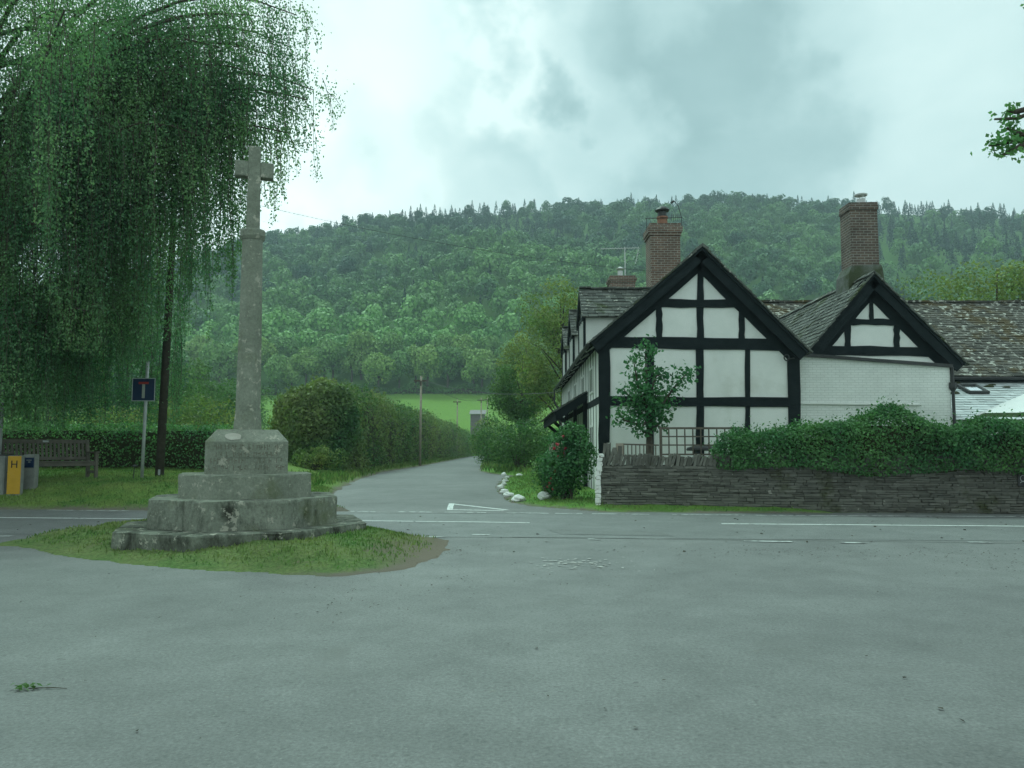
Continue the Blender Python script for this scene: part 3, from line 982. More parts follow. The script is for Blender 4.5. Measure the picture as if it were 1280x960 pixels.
# pentice canopy on brackets
mb = MB()
P0 = Vector((XL, 27.0, 3.35)); P1 = Vector((1.45, 27.0, 2.66))
mb.prism([P0, P1, P1 + Vector((0, 0, -.1)), P0 + Vector((0, 0, -.1))], (0, 10, 0))
mb.prism([P1 + Vector((.02, -.03, .02)), P1 + Vector((.10, -.03, .02)), P1 + Vector((.10, -.03, -.3)), P1 + Vector((.02, -.03, -.3))], (0, 10.06, 0))
mb.beam((XL, 27.02, 3.2), (1.5, 27.02, 2.5), .24, .05, FR, 3, .008)
can = mb.build('canopy', M['timber'], house)
mb = MB(); stone_roof(mb, P1 + Vector((0, 0, .01)), P1 + Vector((0, 10, .01)), P0 + Vector((0, 0, .01)), P0 + Vector((0, 10, .01)), .2, .3)
mb.build('canopy_tiles', M['tile'], can)
for y in (27.25, 31.5, 36.5):
    mb = MB(); mb.beam((XL - .05, y, 1.75), (1.62, y, 2.5), .13, .13, FR, 4, .006); mb.build('bracket', M['timber'], can)
    mb = MB(); mb.beam((XL - .06, y, .1), (XL - .06, y, 3.2), .16, .14, FR, 4, .006); mb.build('bracket_post', M['timber'], can)

# chimneys
def chimney(xc, yc, w, dpt, z0, z1, mat, n_corb=3, parent=house, batter=0.0):
    mb = MB()
    zt0 = z1 - .11 * n_corb - .12
    mb.add([(xc - w / 2 - batter, yc - dpt / 2, z0), (xc + w / 2 + batter, yc - dpt / 2, z0), (xc + w / 2 + batter, yc + dpt / 2, z0), (xc - w / 2 - batter, yc + dpt / 2, z0),
            (xc - w / 2, yc - dpt / 2, zt0), (xc + w / 2, yc - dpt / 2, zt0), (xc + w / 2, yc + dpt / 2, zt0), (xc - w / 2, yc + dpt / 2, zt0)], MB.BF)
    z = zt0
    for i in range(n_corb):
        o_ = .04 + .04 * min(i, 1) if n_corb > 1 else .03
        mb.box(xc - w / 2 - o_, xc + w / 2 + o_, yc - dpt / 2 - o_, yc + dpt / 2 + o_, z + .002, z + .11, .006); z += .11
    mb.box(xc - w / 2 - .02, xc + w / 2 + .02, yc - dpt / 2 - .02, yc + dpt / 2 + .02, z + .002, z + .12, .012)
    return mb.build('chimney', M[mat], parent)


# front-left stack, terracotta pot with a metal cowl
y1_ = 29.0; c1 = at(829, 350, y1_).x; w1_ = 37.5 * y1_ / 1000
ztp = zpx(278, y1_ - .6)
ch = chimney(c1, y1_, w1_, w1_ * .9, ZA - 1.4, ztp, 'brick', 3)
mb = MB(); mb.lathe([(.20, 0), (.185, .32), (.21, .34), (.21, .4), (.17, .4)], (c1, y1_, ztp - .03), 16); pot = mb.build('pot', M['terracotta'], ch, smooth=False)
mb = MB(); mb.lathe([(.17, .36), (.17, .56), (.12, .56)], (c1, y1_, ztp), 12); mb.lathe([(.24, .58), (.27, .62), (.20, .70), (.04, .78)], (c1, y1_, ztp), 16); mb.build('cowl', M['darkmetal'], ch)
mb = MB()
mb.tube([(c1 - .62, y1_ - .2, ztp - .2), (c1 - .62, y1_ - .2, ztp + .28)], .012, 5); mb.tube([(c1 - .68, y1_ - .2, ztp + .26), (c1 + .7, y1_ - .2, ztp + .3)], .011, 5)
mb.tube([(c1 + .66, y1_ - .2, ztp - .1), (c1 + .66, y1_ - .2, ztp + .35), (c1 + .55, y1_ - .2, ztp + .75), (c1 + .4, y1_ - .2, ztp + .92)], .013, 5)
mb.tube([(c1 + .4, y1_ - .2, ztp + .92), (c1 + .3, y1_ - .2, ztp + .84)], .04, 5)
for q in range(5): mb.tube([(c1 + .3 + q * .07, y1_ - .2, ztp + .16), (c1 + .3 + q * .07, y1_ - .2, ztp + .42)], .007, 4)
mb.build('cowl_stay', M['darkmetal'], ch)
# far stack with aerial
y2_ = 39.6; c2 = at(776.5, 345, y2_).x; w2_ = 31 * y2_ / 1000; zt2 = zpx(344, y2_ - .6)
ch2 = chimney(c2, y2_, w2_, w2_ * .9, ZA - 1.2, zt2, 'brick', 2)
mb = MB(); mb.lathe([(.13, -.02), (.13, .34), (.10, .34)], (c2 - .05, y2_, zt2), 10); mb.lathe([(.2, .42), (.22, .45), (.03, .56)], (c2 - .05, y2_, zt2), 12)
mb.tube([(c2 - .05, y2_, zt2 + .3), (c2 - .05, y2_, zt2 + .45)], .02, 5)
mb.build('flue_cowl', M['steel'], ch2)
mb = MB()
zb = zpx(313, y2_); mx = at(780, 313, y2_).x
mb.tube([(mx, y2_ - .3, zt2 - .4), (mx, y2_ - .3, zb + .1)], .022, 6)
xa_, xb_ = at(750, 313, y2_).x, at(796, 313, y2_).x
mb.tube([(xa_, y2_ - .3, zb), (xb_, y2_ - .3, zb + .05)], .016, 5)
for i in range(14):
    t = i / 13; x = xa_ + (xb_ - xa_) * t
    mb.tube([(x, y2_ - .55, zb + .05 * t), (x, y2_ - .05, zb + .05 * t)], .011, 4)
for i in range(7):
    t = i / 6; mb.tube([(xb_ + .05 - .18 * t, y2_ - .5, zb + .0 - .75 * t), (xb_ + .12 - .18 * t, y2_ - .1, zb + .06 - .75 * t)], .016, 4)
mb.tube([(xb_ + .05, y2_ - .3, zb + .1), (xb_ - .12, y2_ - .3, zb - .75)], .012, 4)
mb.build('aerial', M['aerial'], ch2)

# ---- right wing with the second gable
YW = 24.0
B = at(1091, 343, YW - .25); XB_, ZB_ = B.x, B.z
wl = at(1004, 446, YW - .25); wr = at(1205, 455, YW - .25)
XWL = XR; XWR = at(1187, 480, YW).x
YWB = 33.0
sL = (ZB_ - wl.z) / (XB_ - wl.x); sR = (ZB_ - wr.z) / (wr.x - XB_)
mb = MB()
mb.prism([(XWL + .01, YW, -.1), (XWR, YW, -.1), (XWR, YW, ZB_ - sR * (XWR - XB_) - .16), (XB_, YW, ZB_ - .18), (XWL + .01, YW, min(ZB_ - sL * (XB_ - XWL), 4.2) - .16)], (0, YWB - YW, 0))
mb.build('wing_wall', M['render'], house)
# painted brick lower wall standing a little forward
YP = 23.55
pl_ = at(1001, 444, YP); pr_ = at(1187, 459, YP)
mb = MB(); mb.prism([(XR + .003, YP, -.1), (pr_.x, YP, -.1), (pr_.x, YP, pr_.z), (XR + .003, YP, pl_.z)], (0, YW - YP - .003, 0))
mb.build('painted_brick_wall', M['paintbrick'], house)
mb = MB(); mb.beam((XR + .02, YP - .05, pl_.z + .03), (pr_.x + .05, YP - .05, pr_.z + .03), .09, .1, FR, 6, .004)
g2 = mb.build('wing_gutter', M['darkmetal'], house)
mb = MB(); mb.tube([(pr_.x + .05, YP - .04, pr_.z), (pr_.x + .05, YP - .04, pr_.z - .75), (pr_.x + .05, YP - .04, .0)], .045, 6); mb.lathe([(.05, 0), (.11, .1), (.11, .26), (.05, .26)], (pr_.x + .05, YP - .04, pr_.z - .72), 8)
mb.build('downpipe', M['darkmetal'], g2)
mb = MB(); a = at(1001, 504.5, YP); b = at(1150, 506, YP); mb.beam((a.x + .02, YP - .03, a.z), (b.x, YP - .03, b.z), .035, .07, FR, 5, .003); mb.build('ledge', M['render'], house)
fb = lambda n, a0, b0, a1, b1, w, **k_: fbeam(n, a0, b0, a1, b1, w, Y=YW, **k_)
fb('tie_beam', 1012, 437.5, 1186, 440.5, 12, t=.08, pr=.044)
fb('collar_beam', 1058, 402.5, 1122, 402.8, 7.5, t=.08, pr=.044)
fb('king_post', 1089, 355, 1089, 402, 4.8)
fb('stud', 1059.5, 402, 1059.5, 437, 7)
fb('stud', 1120.5, 402, 1120.5, 438, 7)
for e in (wl, wr):
    rafter('rafter', (XB_, YW, ZB_), (e.x, YW, e.z), .32, .18, YW - .012, .06)
    rafter('bargeboard', (XB_, YW, ZB_), (e.x, YW, e.z), .26, .06, YW - .27, .05)
roof2 = gable_roof(house, XB_, ZB_, (wl.x - .25, wl.z - .25 * sL), (wr.x, wr.z), YW - .35, YWB, 'tile')
# wing chimney with mortar skirt
y3_ = 25.3; c3 = at(1074, 300, y3_).x; w3_ = 34 * y3_ / 1000; zt3 = zpx(251, y3_ - .55)
ch3 = chimney(c3, y3_, w3_, w3_ * .9, ZB_ - 1.3, zt3, 'brickdark', 1, batter=.02)
mb = MB(); zsk = zpx(331, y3_ - .5)
mb.add([(c3 - w3_ / 2 - .20, y3_ - w3_ / 2 - .12, ZB_ - .75), (c3 + w3_ / 2 + .16, y3_ - w3_ / 2 - .12, ZB_ - .65), (c3 + w3_ / 2 + .16, y3_ + w3_ / 2 + .12, ZB_ - .65), (c3 - w3_ / 2 - .20, y3_ + w3_ / 2 + .12, ZB_ - .75),
        (c3 - w3_ / 2 - .14, y3_ - w3_ / 2 - .06, zsk - .28), (c3 + w3_ / 2 + .06, y3_ - w3_ / 2 - .06, zsk - .1), (c3 + w3_ / 2 + .06, y3_ + w3_ / 2 + .06, zsk - .1), (c3 - w3_ / 2 - .14, y3_ + w3_ / 2 + .06, zsk - .28),
        (c3 - w3_ / 2 - .03, y3_ - w3_ / 2 - .03, zsk - .02), (c3 + w3_ / 2 + .03, y3_ - w3_ / 2 - .03, zsk + .02), (c3 + w3_ / 2 + .03, y3_ + w3_ / 2 + .03, zsk + .02), (c3 - w3_ / 2 - .03, y3_ + w3_ / 2 + .03, zsk - .02)],
       [(0, 3, 2, 1), (0, 1, 5, 4), (1, 2, 6, 5), (2, 3, 7, 6), (3, 0, 4, 7), (4, 5, 9, 8), (5, 6, 10, 9), (6, 7, 11, 10), (7, 4, 8, 11), (8, 9, 10, 11)])
mb.build('mortar_skirt', M['lead'], ch3)
mb = MB(); mb.lathe([(.13, -.02), (.13, .16), (.12, .16)], (c3 + .02, y3_ - .2, zt3), 12); mb.lathe([(.19, .27), (.2, .31), (.04, .35)], (c3 + .02, y3_ - .2, zt3), 12)
for a in range(4): mb.tube([(c3 + .02 + .13 * math.cos(a * 1.57), y3_ - .2 + .13 * math.sin(a * 1.57), zt3 + .1), (c3 + .02 + .13 * math.cos(a * 1.57), y3_ - .2 + .13 * math.sin(a * 1.57), zt3 + .3)], .012, 4)
mb.build('flue_cowl', M['steel'], ch3)

# round lamp on the corner post
la = at(980.5, 448, YG)
lamp = thing('wall_lamp', (la.x, YG - .05, la.z), 'small round dark lamp fixed to the corner post of the gable', 'wall lamp')
mb = MB()
ring = [(la.x + .075 * math.cos(a), YG - .2, la.z + .085 * math.sin(a)) for a in np.linspace(0, 2 * math.pi, 17)]
mb.tube(ring, .018, 6, cap=False); mb.build('lamp_ring', M['darkmetal'], lamp, smooth=True)
mb = MB(); mb.tube([(la.x + .05, YG - .2, la.z - .02), (la.x + .12, YG - .16, la.z - .03), (la.x + .26, YG - .07, la.z + .0)], .02, 6); mb.build('bracket', M['darkmetal'], lamp)

# ------------------------------------------------------------------ long range behind with slate lean-to
rng = thing('tiled_range', (17, 30, 0), 'long low building with mossy stone tile roof and pale slate lean-to', 'house')
RX0, RX1 = 9.6, 27.0
YR = 33.4; ZR = zpx(379, 33.4); YEv = 28.4; ZEv = zpx(470, 28.4)
mb = MB()
mb.prism([(RX0, YEv + .3, -.1), (RX0, YEv + .3, ZEv - .05), (RX0, YR, ZR - .1), (RX0, YR * 2 - YEv - .3, ZEv - .05), (RX0, YR * 2 - YEv - .3, -.1)], (RX1 - RX0, 0, 0))
mb.build('wall', M['render'], rng)
mb = MB()
for s in (0, 1):
    ye = YEv if s == 0 else 2 * YR - YEv
    mb.prism([(RX0, ye, ZEv), (RX0, YR, ZR), (RX0, YR, ZR - .1), (RX0, ye, ZEv - .09)], (RX1 - RX0, 0, 0))
mb.box(RX0, RX1, YEv - .02, YEv + .06, ZEv - .2, ZEv + .01)
rr = mb.build('roof', M['timber'], rng)
mb = MB()
def sag(x): return -.05 * math.sin((x - RX0) * .5)
stone_roof(mb, (RX0, YEv - .06, ZEv), (RX1, YEv - .06, ZEv), (RX0, YR, ZR), (RX1, YR, ZR), .2, .3, .038, .016)
for i in range(int((RX1 - RX0) / .42)):
    mb.obox(Matrix.Translation((RX0 + .2 + i * .42, YR, ZR + .06 + U(-.02, .02))) @ Matrix.Rotation(U(-.03, .03), 4, 'Y'), .41, .28, .09, .012)
mb.build('tiles', M['tilemoss'], rr)
mb = MB(); mb.tube([(RX0, YEv - .12, ZEv - .08), (RX1, YEv - .12, ZEv - .10)], .06, 8); mb.build('gutter', M['darkmetal'], rng)
# lean-to
LX0, LX1 = XWR + .35, RX1
YL0, ZL0 = 25.0, 2.35; YL1, ZL1 = YEv + .2, zpx(477, 28.4)
mb = MB(); mb.prism([(LX0, YL0 + .15, -.1), (LX0, YL1, -.1), (LX0, YL1, ZL1 - .05), (LX0, YL0 + .15, ZL0 - .02)], (LX1 - LX0, 0, 0)); mb.build('lean_to_wall', M['render'], rng)
mb = MB(); mb.prism([(LX0, YL0, ZL0), (LX0, YL1, ZL1), (LX0, YL1, ZL1 - .06), (LX0, YL0, ZL0 - .06)], (LX1 - LX0, 0, 0))
lr = mb.build('lean_to_roof', M['lead'], rng)
mb = MB(); stone_roof(mb, (LX0, YL0, ZL0), (LX1, YL0, ZL0), (LX0, YL1, ZL1), (LX1, YL1, ZL1), .235, .34, .016, .004)
mb.build('slates', M['slate'], lr)
# rooflight on the slates
up = Vector((0, YL1 - YL0, ZL1 - ZL0)).normalized(); nn = Vector((1, 0, 0)).cross(up); 
def onroof(px, py):
    # meet the view ray with the lean-to plane
    o = Vector((0, 0, H)); d = at(px, py, 10.0) - o
    t = (Vector((0, YL0, ZL0)) - o).dot(nn) / d.dot(nn)
    return o + d * t
q = onroof(1215, 489); sw, sh = .62, .78
Mx = Matrix((Vector((1, 0, 0)), up, nn)).transposed().to_4x4(); Mx.translation = q + nn * .07
mb = MB()
for (cx, cy, ax, ay) in ((-sw / 2, 0, .09, sh + .09), (sw / 2, 0, .09, sh + .09), (0, sh / 2, sw - .092, .09), (0, -sh / 2, sw - .092, .09)):
    mb.obox(Mx @ Matrix.Translation((cx, cy, 0)), ax, ay, .14)
sk = mb.build('rooflight', M['darkmetal'], rng)
mb = MB(); mb.obox(Mx @ Matrix.Translation((0, 0, .03)), sw - .09, sh - .09, .02); mb.build('pane', M['skyglass'], sk)
# moss clumps on the slates under the eave
mb = MB()
for (px, py, s) in ((1236, 484.5, .14), (1258, 485.5, .11), (1192, 493, .15), (1195, 480, .12), (1240, 482.5, .1)):
    c = onroof(px, py); mb = MB(); mb.blob(c + nn * .04, (s * 1.4, s * .7, s * .45), .4, 2, 8, 6, px)
    mb.build('moss', M['soil'], lr)

# ------------------------------------------------------------------ boundary wall
W0 = Vector((2.12, 19.25, 0)); W1 = Vector((16.5, 17.05, 0))
wd = (W1 - W0).normalized(); wn = Vector((wd.y, -wd.x, 0))  # faces the road
wall = thing('stone_wall', W0 + (W1 - W0) * .5, 'dry stone garden wall with upright coping stones along the road', 'wall')
WT = .42
def wpt(s, off, z): return W0 + wd * s + wn * off + Vector((0, 0, z))
WL = (W1 - W0).length; ZCB = 1.05
mb = MB()
mb.prism([wpt(.05, WT / 2 - .06, 0), wpt(.05, WT / 2 - .06, ZCB), wpt(.05, -WT / 2, ZCB), wpt(.05, -WT / 2, 0)], wd * (WL - .1))
mb.build('wall_core', M['wallcore'], wall)
mb = MB(); z = -.02
while z < ZCB - .03:
    h = min(U(.035, .075), ZCB - z); s = -.05
    while s < WL:
        w = U(.12, .42); hj = h * U(.82, 1.0)
        Mx = Matrix((wd, wn, Vector((0, 0, 1)))).transposed().to_4x4()
        Mx.translation = wpt(s + w / 2, WT / 2 - .07 + U(-.014, .016), z + h / 2 + .007 * math.sin(s * 1.3))
        mb.obox(Mx @ Matrix.Rotation(U(-.025, .025), 4, 'Y'), w - .009, .12, hj - .005, .007)
        s += w
    z += h
mb.build('stone_face', M['wall'], wall, bevel=0)
mb = MB(); s = 0.0
while s < WL:
    w = U(.045, .10); h = U(.20, .30)
    Mx = Matrix((wd, wn, Vector((0, 0, 1)))).transposed().to_4x4(); Mx.translation = wpt(s + w / 2, U(-.02, .03), ZCB + h / 2 - .02)
    mb.obox(Mx @ Matrix.Rotation(math.radians(U(6, 26)), 4, 'Y'), w * .9, WT * U(.85, 1.02), h, .014)
    s += w * 1.02
mb.build('coping', M['wall'], wall)
# whitewashed end of the wall
mb = MB()
z = .05
xs_ = []
while z < 1.28:
    h = U(.08, .13)
    Mx = Matrix((wd, wn, Vector((0, 0, 1)))).transposed().to_4x4(); Mx.translation = wpt(-.06 + .10 * (z / 1.28) ** 3 + U(-.015, .015), .02, z + h / 2)
    mb.obox(Mx, .13, WT + .08, h - .004, .012); z += h
mb.build('whitewashed_end', M['oldwhite'], wall, bevel=.012)
mb = MB()
for i in range(5):
    Mx = Matrix((wd, wn, Vector((0, 0, 1)))).transposed().to_4x4(); Mx.translation = wpt(.10 + i * .09, 0, 1.28 + U(-.02, .05) + (.08 if i < 2 else 0))
    mb.obox(Mx @ Matrix.Rotation(U(-.2, .3), 4, 'Y'), .08, WT, U(.3, .4), .02)
mb.build('end_stones', M['wall'], wall)
# plaque on the wall at the right
pq = at(1279, 598, 17.6)
s_ = (Vector((pq.x, pq.y, 0)) - W0).dot(wd)
plq = thing('wall_plaque', wpt(s_, WT / 2 + .02, pq.z), 'small dark square plaque with a pale ring mounted on the stone wall', 'plaque')
Mx = Matrix((wd, wn, Vector((0, 0, 1)))).transposed().to_4x4(); Mx.translation = wpt(s_, WT / 2 + .025, pq.z)
mb = MB(); mb.obox(Mx, .20, .03, .34); mb.build('plate', M['darkmetal'], plq, bevel=.005)
mb = MB(); mb.tube([Mx @ Vector((.055 * math.cos(a), .02, .065 * math.sin(a))) for a in np.linspace(0, 2 * math.pi, 17)], .008, 5, cap=False)
mb.tube([Mx @ Vector((.055 * math.cos(a), .02, -.1 + .03 * math.sin(a))) for a in np.linspace(0, math.pi, 9)], .007, 5)
mb.build('ring_emblem', M['galv'], plq)

# ------------------------------------------------------------------ vegetation builders
def lumpf(P, s, seed):
    r = np.random.default_rng(seed)
    o = np.zeros(len(P))
    for i in range(7):
        kx = r.normal(size=3) * s * (1 + i * .45); o += np.sin(P @ kx + r.uniform(0, 6.28)) / (1 + i * .35)
    return o / 2.6


def hedge(name, path, width, top, base, n, leaf, mat, label, cat='hedge', lump=.14, lfreq=1.0, seed=1, spray=.12, round_=.3, parent_loc=None, group=None, tpow=1.0, endk0=1.0):
    """clipped or loose hedge along a path (x,y); top/base are functions of path fraction"""
    path = np.array(path, float)
    seg = np.linalg.norm(np.diff(path, axis=0), axis=1); cum = np.concatenate([[0], np.cumsum(seg)]); Lt = cum[-1]
    r = np.random.default_rng(seed)
    mid = path.mean(0)
    root = thing(name, (float(mid[0]), float(mid[1]), float(base(.5))), label, cat, group)
    def pos(t):
        s = t * Lt
        x = np.interp(s, cum, path[:, 0]); y = np.interp(s, cum, path[:, 1])
        e = 1e-3 * Lt
        dx = np.interp(np.minimum(s + e, Lt), cum, path[:, 0]) - np.interp(np.maximum(s - e, 0), cum, path[:, 0])
        dy = np.interp(np.minimum(s + e, Lt), cum, path[:, 1]) - np.interp(np.maximum(s - e, 0), cum, path[:, 1])
        l = np.hypot(dx, dy) + 1e-9
        return x, y, dx / l, dy / l
    hmean = float(top(.5) - base(.5))
    areas = np.array([Lt * hmean, Lt * hmean, Lt * width * 1.2, width * hmean * endk0, width * hmean]); areas /= areas.sum()
    side = r.choice(5, n, p=areas)
    t = r.random(n) ** tpow; a = r.uniform(-1, 1, n); b = r.random(n)
    t = np.where(side == 3, 0, np.where(side == 4, 1, t))
    # cross-section: superellipse
    off = np.where(side == 0, 1.0, np.where(side == 1, -1.0, a))
    zz = np.where(side == 2, 1.0, b)
    x, y, dx, dy = pos(t)
    nx, ny = dy, -dx
    # rounded top corners and ends
    cr = np.clip((zz - (1 - round_)) / round_, 0, 1); off2 = off * (1 - .35 * cr ** 2)
    zz2 = np.where(side == 2, 1 - .16 * np.abs(off) ** 3 * round_ / .3, zz)
    tp = np.array([top(q) for q in t]) if not isinstance(top(np.zeros(1)), np.ndarray) else top(t)
    bs = np.array([base(q) for q in t]) if not isinstance(base(np.zeros(1)), np.ndarray) else base(t)
    P = np.stack([x + nx * off2 * width / 2, y + ny * off2 * width / 2, bs + (tp - bs) * zz2], 1)
    endk = np.where(side == 3, -1.0, np.where(side == 4, 1.0, 0.0)) * width * .35 * (1 - np.abs(off) ** 2.2) * (1 - .5 * cr)
    P[:, 0] += dx * endk; P[:, 1] += dy * endk
    Nv = np.stack([nx * off2 * np.where(side == 2, .35, 1), ny * off2 * np.where(side == 2, .35, 1), np.where(side == 2, 1.0, .25 + .6 * cr)], 1)
    Nv[:, 0] += dx * np.sign(endk) * 1.2; Nv[:, 1] += dy * np.sign(endk) * 1.2
    Nv = nrm(Nv)
    lm = lumpf(P, lfreq, seed + 5) * lump
    inset = -np.abs(r.normal(size=n)) * spray * 1.6 + np.where(r.random(n) < .12, np.abs(r.normal(size=n)) * spray * 1.3, 0)
    P = P + Nv * (lm + inset)[:, None]
    L = leaf * r.uniform(.6, 1.35, n)
    Q = leaf_quads(P, Nv + r.normal(size=(n, 3)) * .75, L, L * .62)
    quads_obj('foliage', Q, mat, root)
    # dark twiggy core
    mb = MB(); k = max(3, int(Lt / 1.0)); vs = []; fs = []
    ins = spray * 2.2 + lump * .9
    for i in range(k + 1):
        tt = i / k; tt2 = min(max(tt, min(.02 * 50 / Lt, .2) if Lt < 60 else .016), .98)
        xx, yy, ddx, ddy = pos(np.array([tt2]))
        w = max(width / 2 - ins, .1); zt = float(top(np.array([tt]))[0] if isinstance(top(np.zeros(1)), np.ndarray) else top(tt)) - ins; zb = float(base(np.array([tt]))[0] if isinstance(base(np.zeros(1)), np.ndarray) else base(tt)) - .05
        for (o_, z_) in ((-1, zb), (1, zb), (.95, zt - (zt - zb) * .25), (.55, zt), (-.55, zt), (-.95, zt - (zt - zb) * .25)):
            vs.append((float(xx[0] + ddy[0] * o_ * w), float(yy[0] - ddx[0] * o_ * w), z_))
    for i in range(k):
        for j in range(6): fs.append((i * 6 + j, i * 6 + (j + 1) % 6, (i + 1) * 6 + (j + 1) % 6, (i + 1) * 6 + j))
    fs.append(tuple(range(6))); fs.append(tuple(k * 6 + j for j in range(6)))
    mb.add(vs, fs); mb.build('branches', M['soil'], root)
    return root


def bush(name, c, r3, n, leaf, mat, label, cat='shrub', seed=1, clumps=26, core=.62, group=None, spray=.5):
    """rounded shrub: stems plus leaf clumps with an uneven outline; c is the base centre"""
    r = np.random.default_rng(seed)
    c = np.array(c, float); r3 = np.array(r3, float)
    root = thing(name, tuple(c), label, cat, group)
    d = nrm(r.normal(size=(clumps, 3))); 
    cc = c + np.array([0, 0, r3[2] * .5]) + d * r3 * np.array([1, 1, .5]) * r.uniform(.55, 1.0, clumps)[:, None] * .85
    rad = r.uniform(.22, .42, clumps) * r3.mean()
    k = r.choice(clumps, n, p=rad ** 2 / (rad ** 2).sum())
    dn = nrm(r.normal(size=(n, 3)) + np.array([0, 0, .35]))
    rr_ = r.uniform(.35, 1.0, n) ** .45 * (1 + np.abs(r.normal(size=n)) * .10 * spray)
    P = cc[k] + dn * (rad[k] * rr_)[:, None]
    P[:, 2] = np.maximum(P[:, 2], c[2] + .02)
    L = leaf * r.uniform(.6, 1.35, n)
    quads_obj('foliage', leaf_quads(P, dn + r.normal(size=(n, 3)) * .7, L, L * .6), mat, root)
    mb = MB()
    for i in range(14):
        e = cc[i % clumps]; a = c + np.array([r.uniform(-.2, .2) * r3[0], r.uniform(-.2, .2) * r3[1], -.03])
        mb.tube([tuple(a), tuple(a * .5 + e * .5 + np.array([0, 0, .1 * r3[2]])), tuple(e)], [.03, .02, .008], 5)
    mb.build('stems', M['bark'], root)
    return root


def tree_parts(H_, R, n, leaf, seed, trunk_r=.22, clear=.25, clumps=40, flat=1.0, narrow=0.0):
    """local-space tree: trunk MB and leaf quads"""
    r = np.random.default_rng(seed)
    mb = MB()
    bend = r.normal(size=2) * .03 * H_
    tp = [(bend[0] * (t ** 2), bend[1] * (t ** 2), H_ * t * .88) for t in np.linspace(0, 1, 8)]
    mb.tube(tp, [trunk_r * (1.25 if i == 0 else 1) * (1 - .82 * i / 7) for i in range(8)], 9)
    zc = H_ * (clear + 1) / 2; hz = H_ * (1 - clear) / 2
    d = nrm(r.normal(size=(clumps, 3)))
    sh = r.uniform(.35, 1.0, clumps) ** .6
    cc = d * np.array([R, R, hz]) * sh[:, None] * .82
    wk = 1 - narrow * np.clip(cc[:, 2] / hz, -1, 1)
    cc[:, :2] *= wk[:, None]
    cc[:, 2] += zc
    rad = r.uniform(.20, .36, clumps) * R
    for i in range(0, clumps, 2):
        e = Vector(cc[i]); zs = max(H_ * .14, min(e.z - .25 * R - .1 * H_, H_ * .8)); t = zs / (H_ * .88)
        a = Vector((bend[0] * t * t, bend[1] * t * t, zs))
        mdl = a.lerp(e, .55) + Vector((0, 0, .06 * H_ * r.uniform(0, 1)))
        mb.tube([a, mdl, e], [trunk_r * .42 * (1 - .6 * t), trunk_r * .25 * (1 - .5 * t), .012], 5)
    k = r.choice(clumps, n, p=rad ** 2 / (rad ** 2).sum())
    dn = nrm(r.normal(size=(n, 3)) + np.array([0, 0, .3]))
    P = cc[k] + dn * (rad[k] * (r.uniform(.2, 1.0, n) ** .5) * (1 + np.abs(r.normal(size=n)) * .14))[:, None] * np.array([1, 1, .8 * flat])
    L = leaf * r.uniform(.6, 1.35, n)
    Q = leaf_quads(P, dn + r.normal(size=(n, 3)) * .75, L, L * .62)
    return mb, Q


def tree(name, loc, H_, R, n, leaf, mat, label, seed, group=None, bark='bark', **kw):
    root = thing(name, loc, label, 'tree', group)
    mb, Q = tree_parts(H_, R, n, leaf, seed, **kw)
    t = mb.build('trunk', M[bark], root, local=True, smooth=True)
    quads_obj('crown', Q + np.array(wloc(root)), mat, root)
    return root


LN = lambda a, b: (lambda t: a + (b - a) * np.asarray(t, float))
# tall hedge along the lane
hedge('lane_hedge', [(-10.2, 41.5), (-10.0, 60), (-9.6, 90), (-9.0, 120), (-8.8, 148)], 4.0, lambda t: 4.95 + .3 * np.asarray(t, float) - 1.3 * np.asarray(t, float) ** 3 + .18 * np.sin(np.asarray(t) * 23) - .25 * np.exp(-np.asarray(t) * 30), lambda t: .25 - .2 * np.asarray(t, float), 70000, .18, M['beech'], 'tall bushy green hedge lining the left side of the lane', lump=.34, lfreq=.75, seed=3, spray=.18, tpow=1.7, endk0=9.0)
# low clipped hedge behind the bench
hedge('clipped_hedge', [(-27, 27.5), (-18, 27.2), (-9.6, 27.0)], 1.5, LN(2.32, 2.26), LN(.7, .62), 24000, .085, M['hedge'], 'low dark green clipped hedge behind the bench', lump=.10, lfreq=1.6, seed=5, spray=.07)
# hedge spilling over the wall
def wallhedge_top(t):
    t = np.asarray(t, float); s = 2.9 + t * 10.9
    return 1.82 + .14 * sstep(.0, 1.5, s - 2.9) + .42 * np.exp(-((s - 6.3) / .9) ** 2) + .10 * np.exp(-((s - 9) / .9) ** 2) + .05 * np.sin(s * 3.1)
a = wpt(3.05, -.02, 0); b = wpt(14.2, -.02, 0)
hedge('wall_hedge', [(a.x, a.y), (b.x, b.y)], 1.05, wallhedge_top, lambda t: .98 + .08 * np.sin(np.asarray(t, float) * 17) * 1.0 - .14 * np.asarray(t, float), 60000, .068, M['ivy'], 'loose leafy hedge spilling over the top of the stone wall', lump=.13, lfreq=2.0, seed=8, spray=.09)

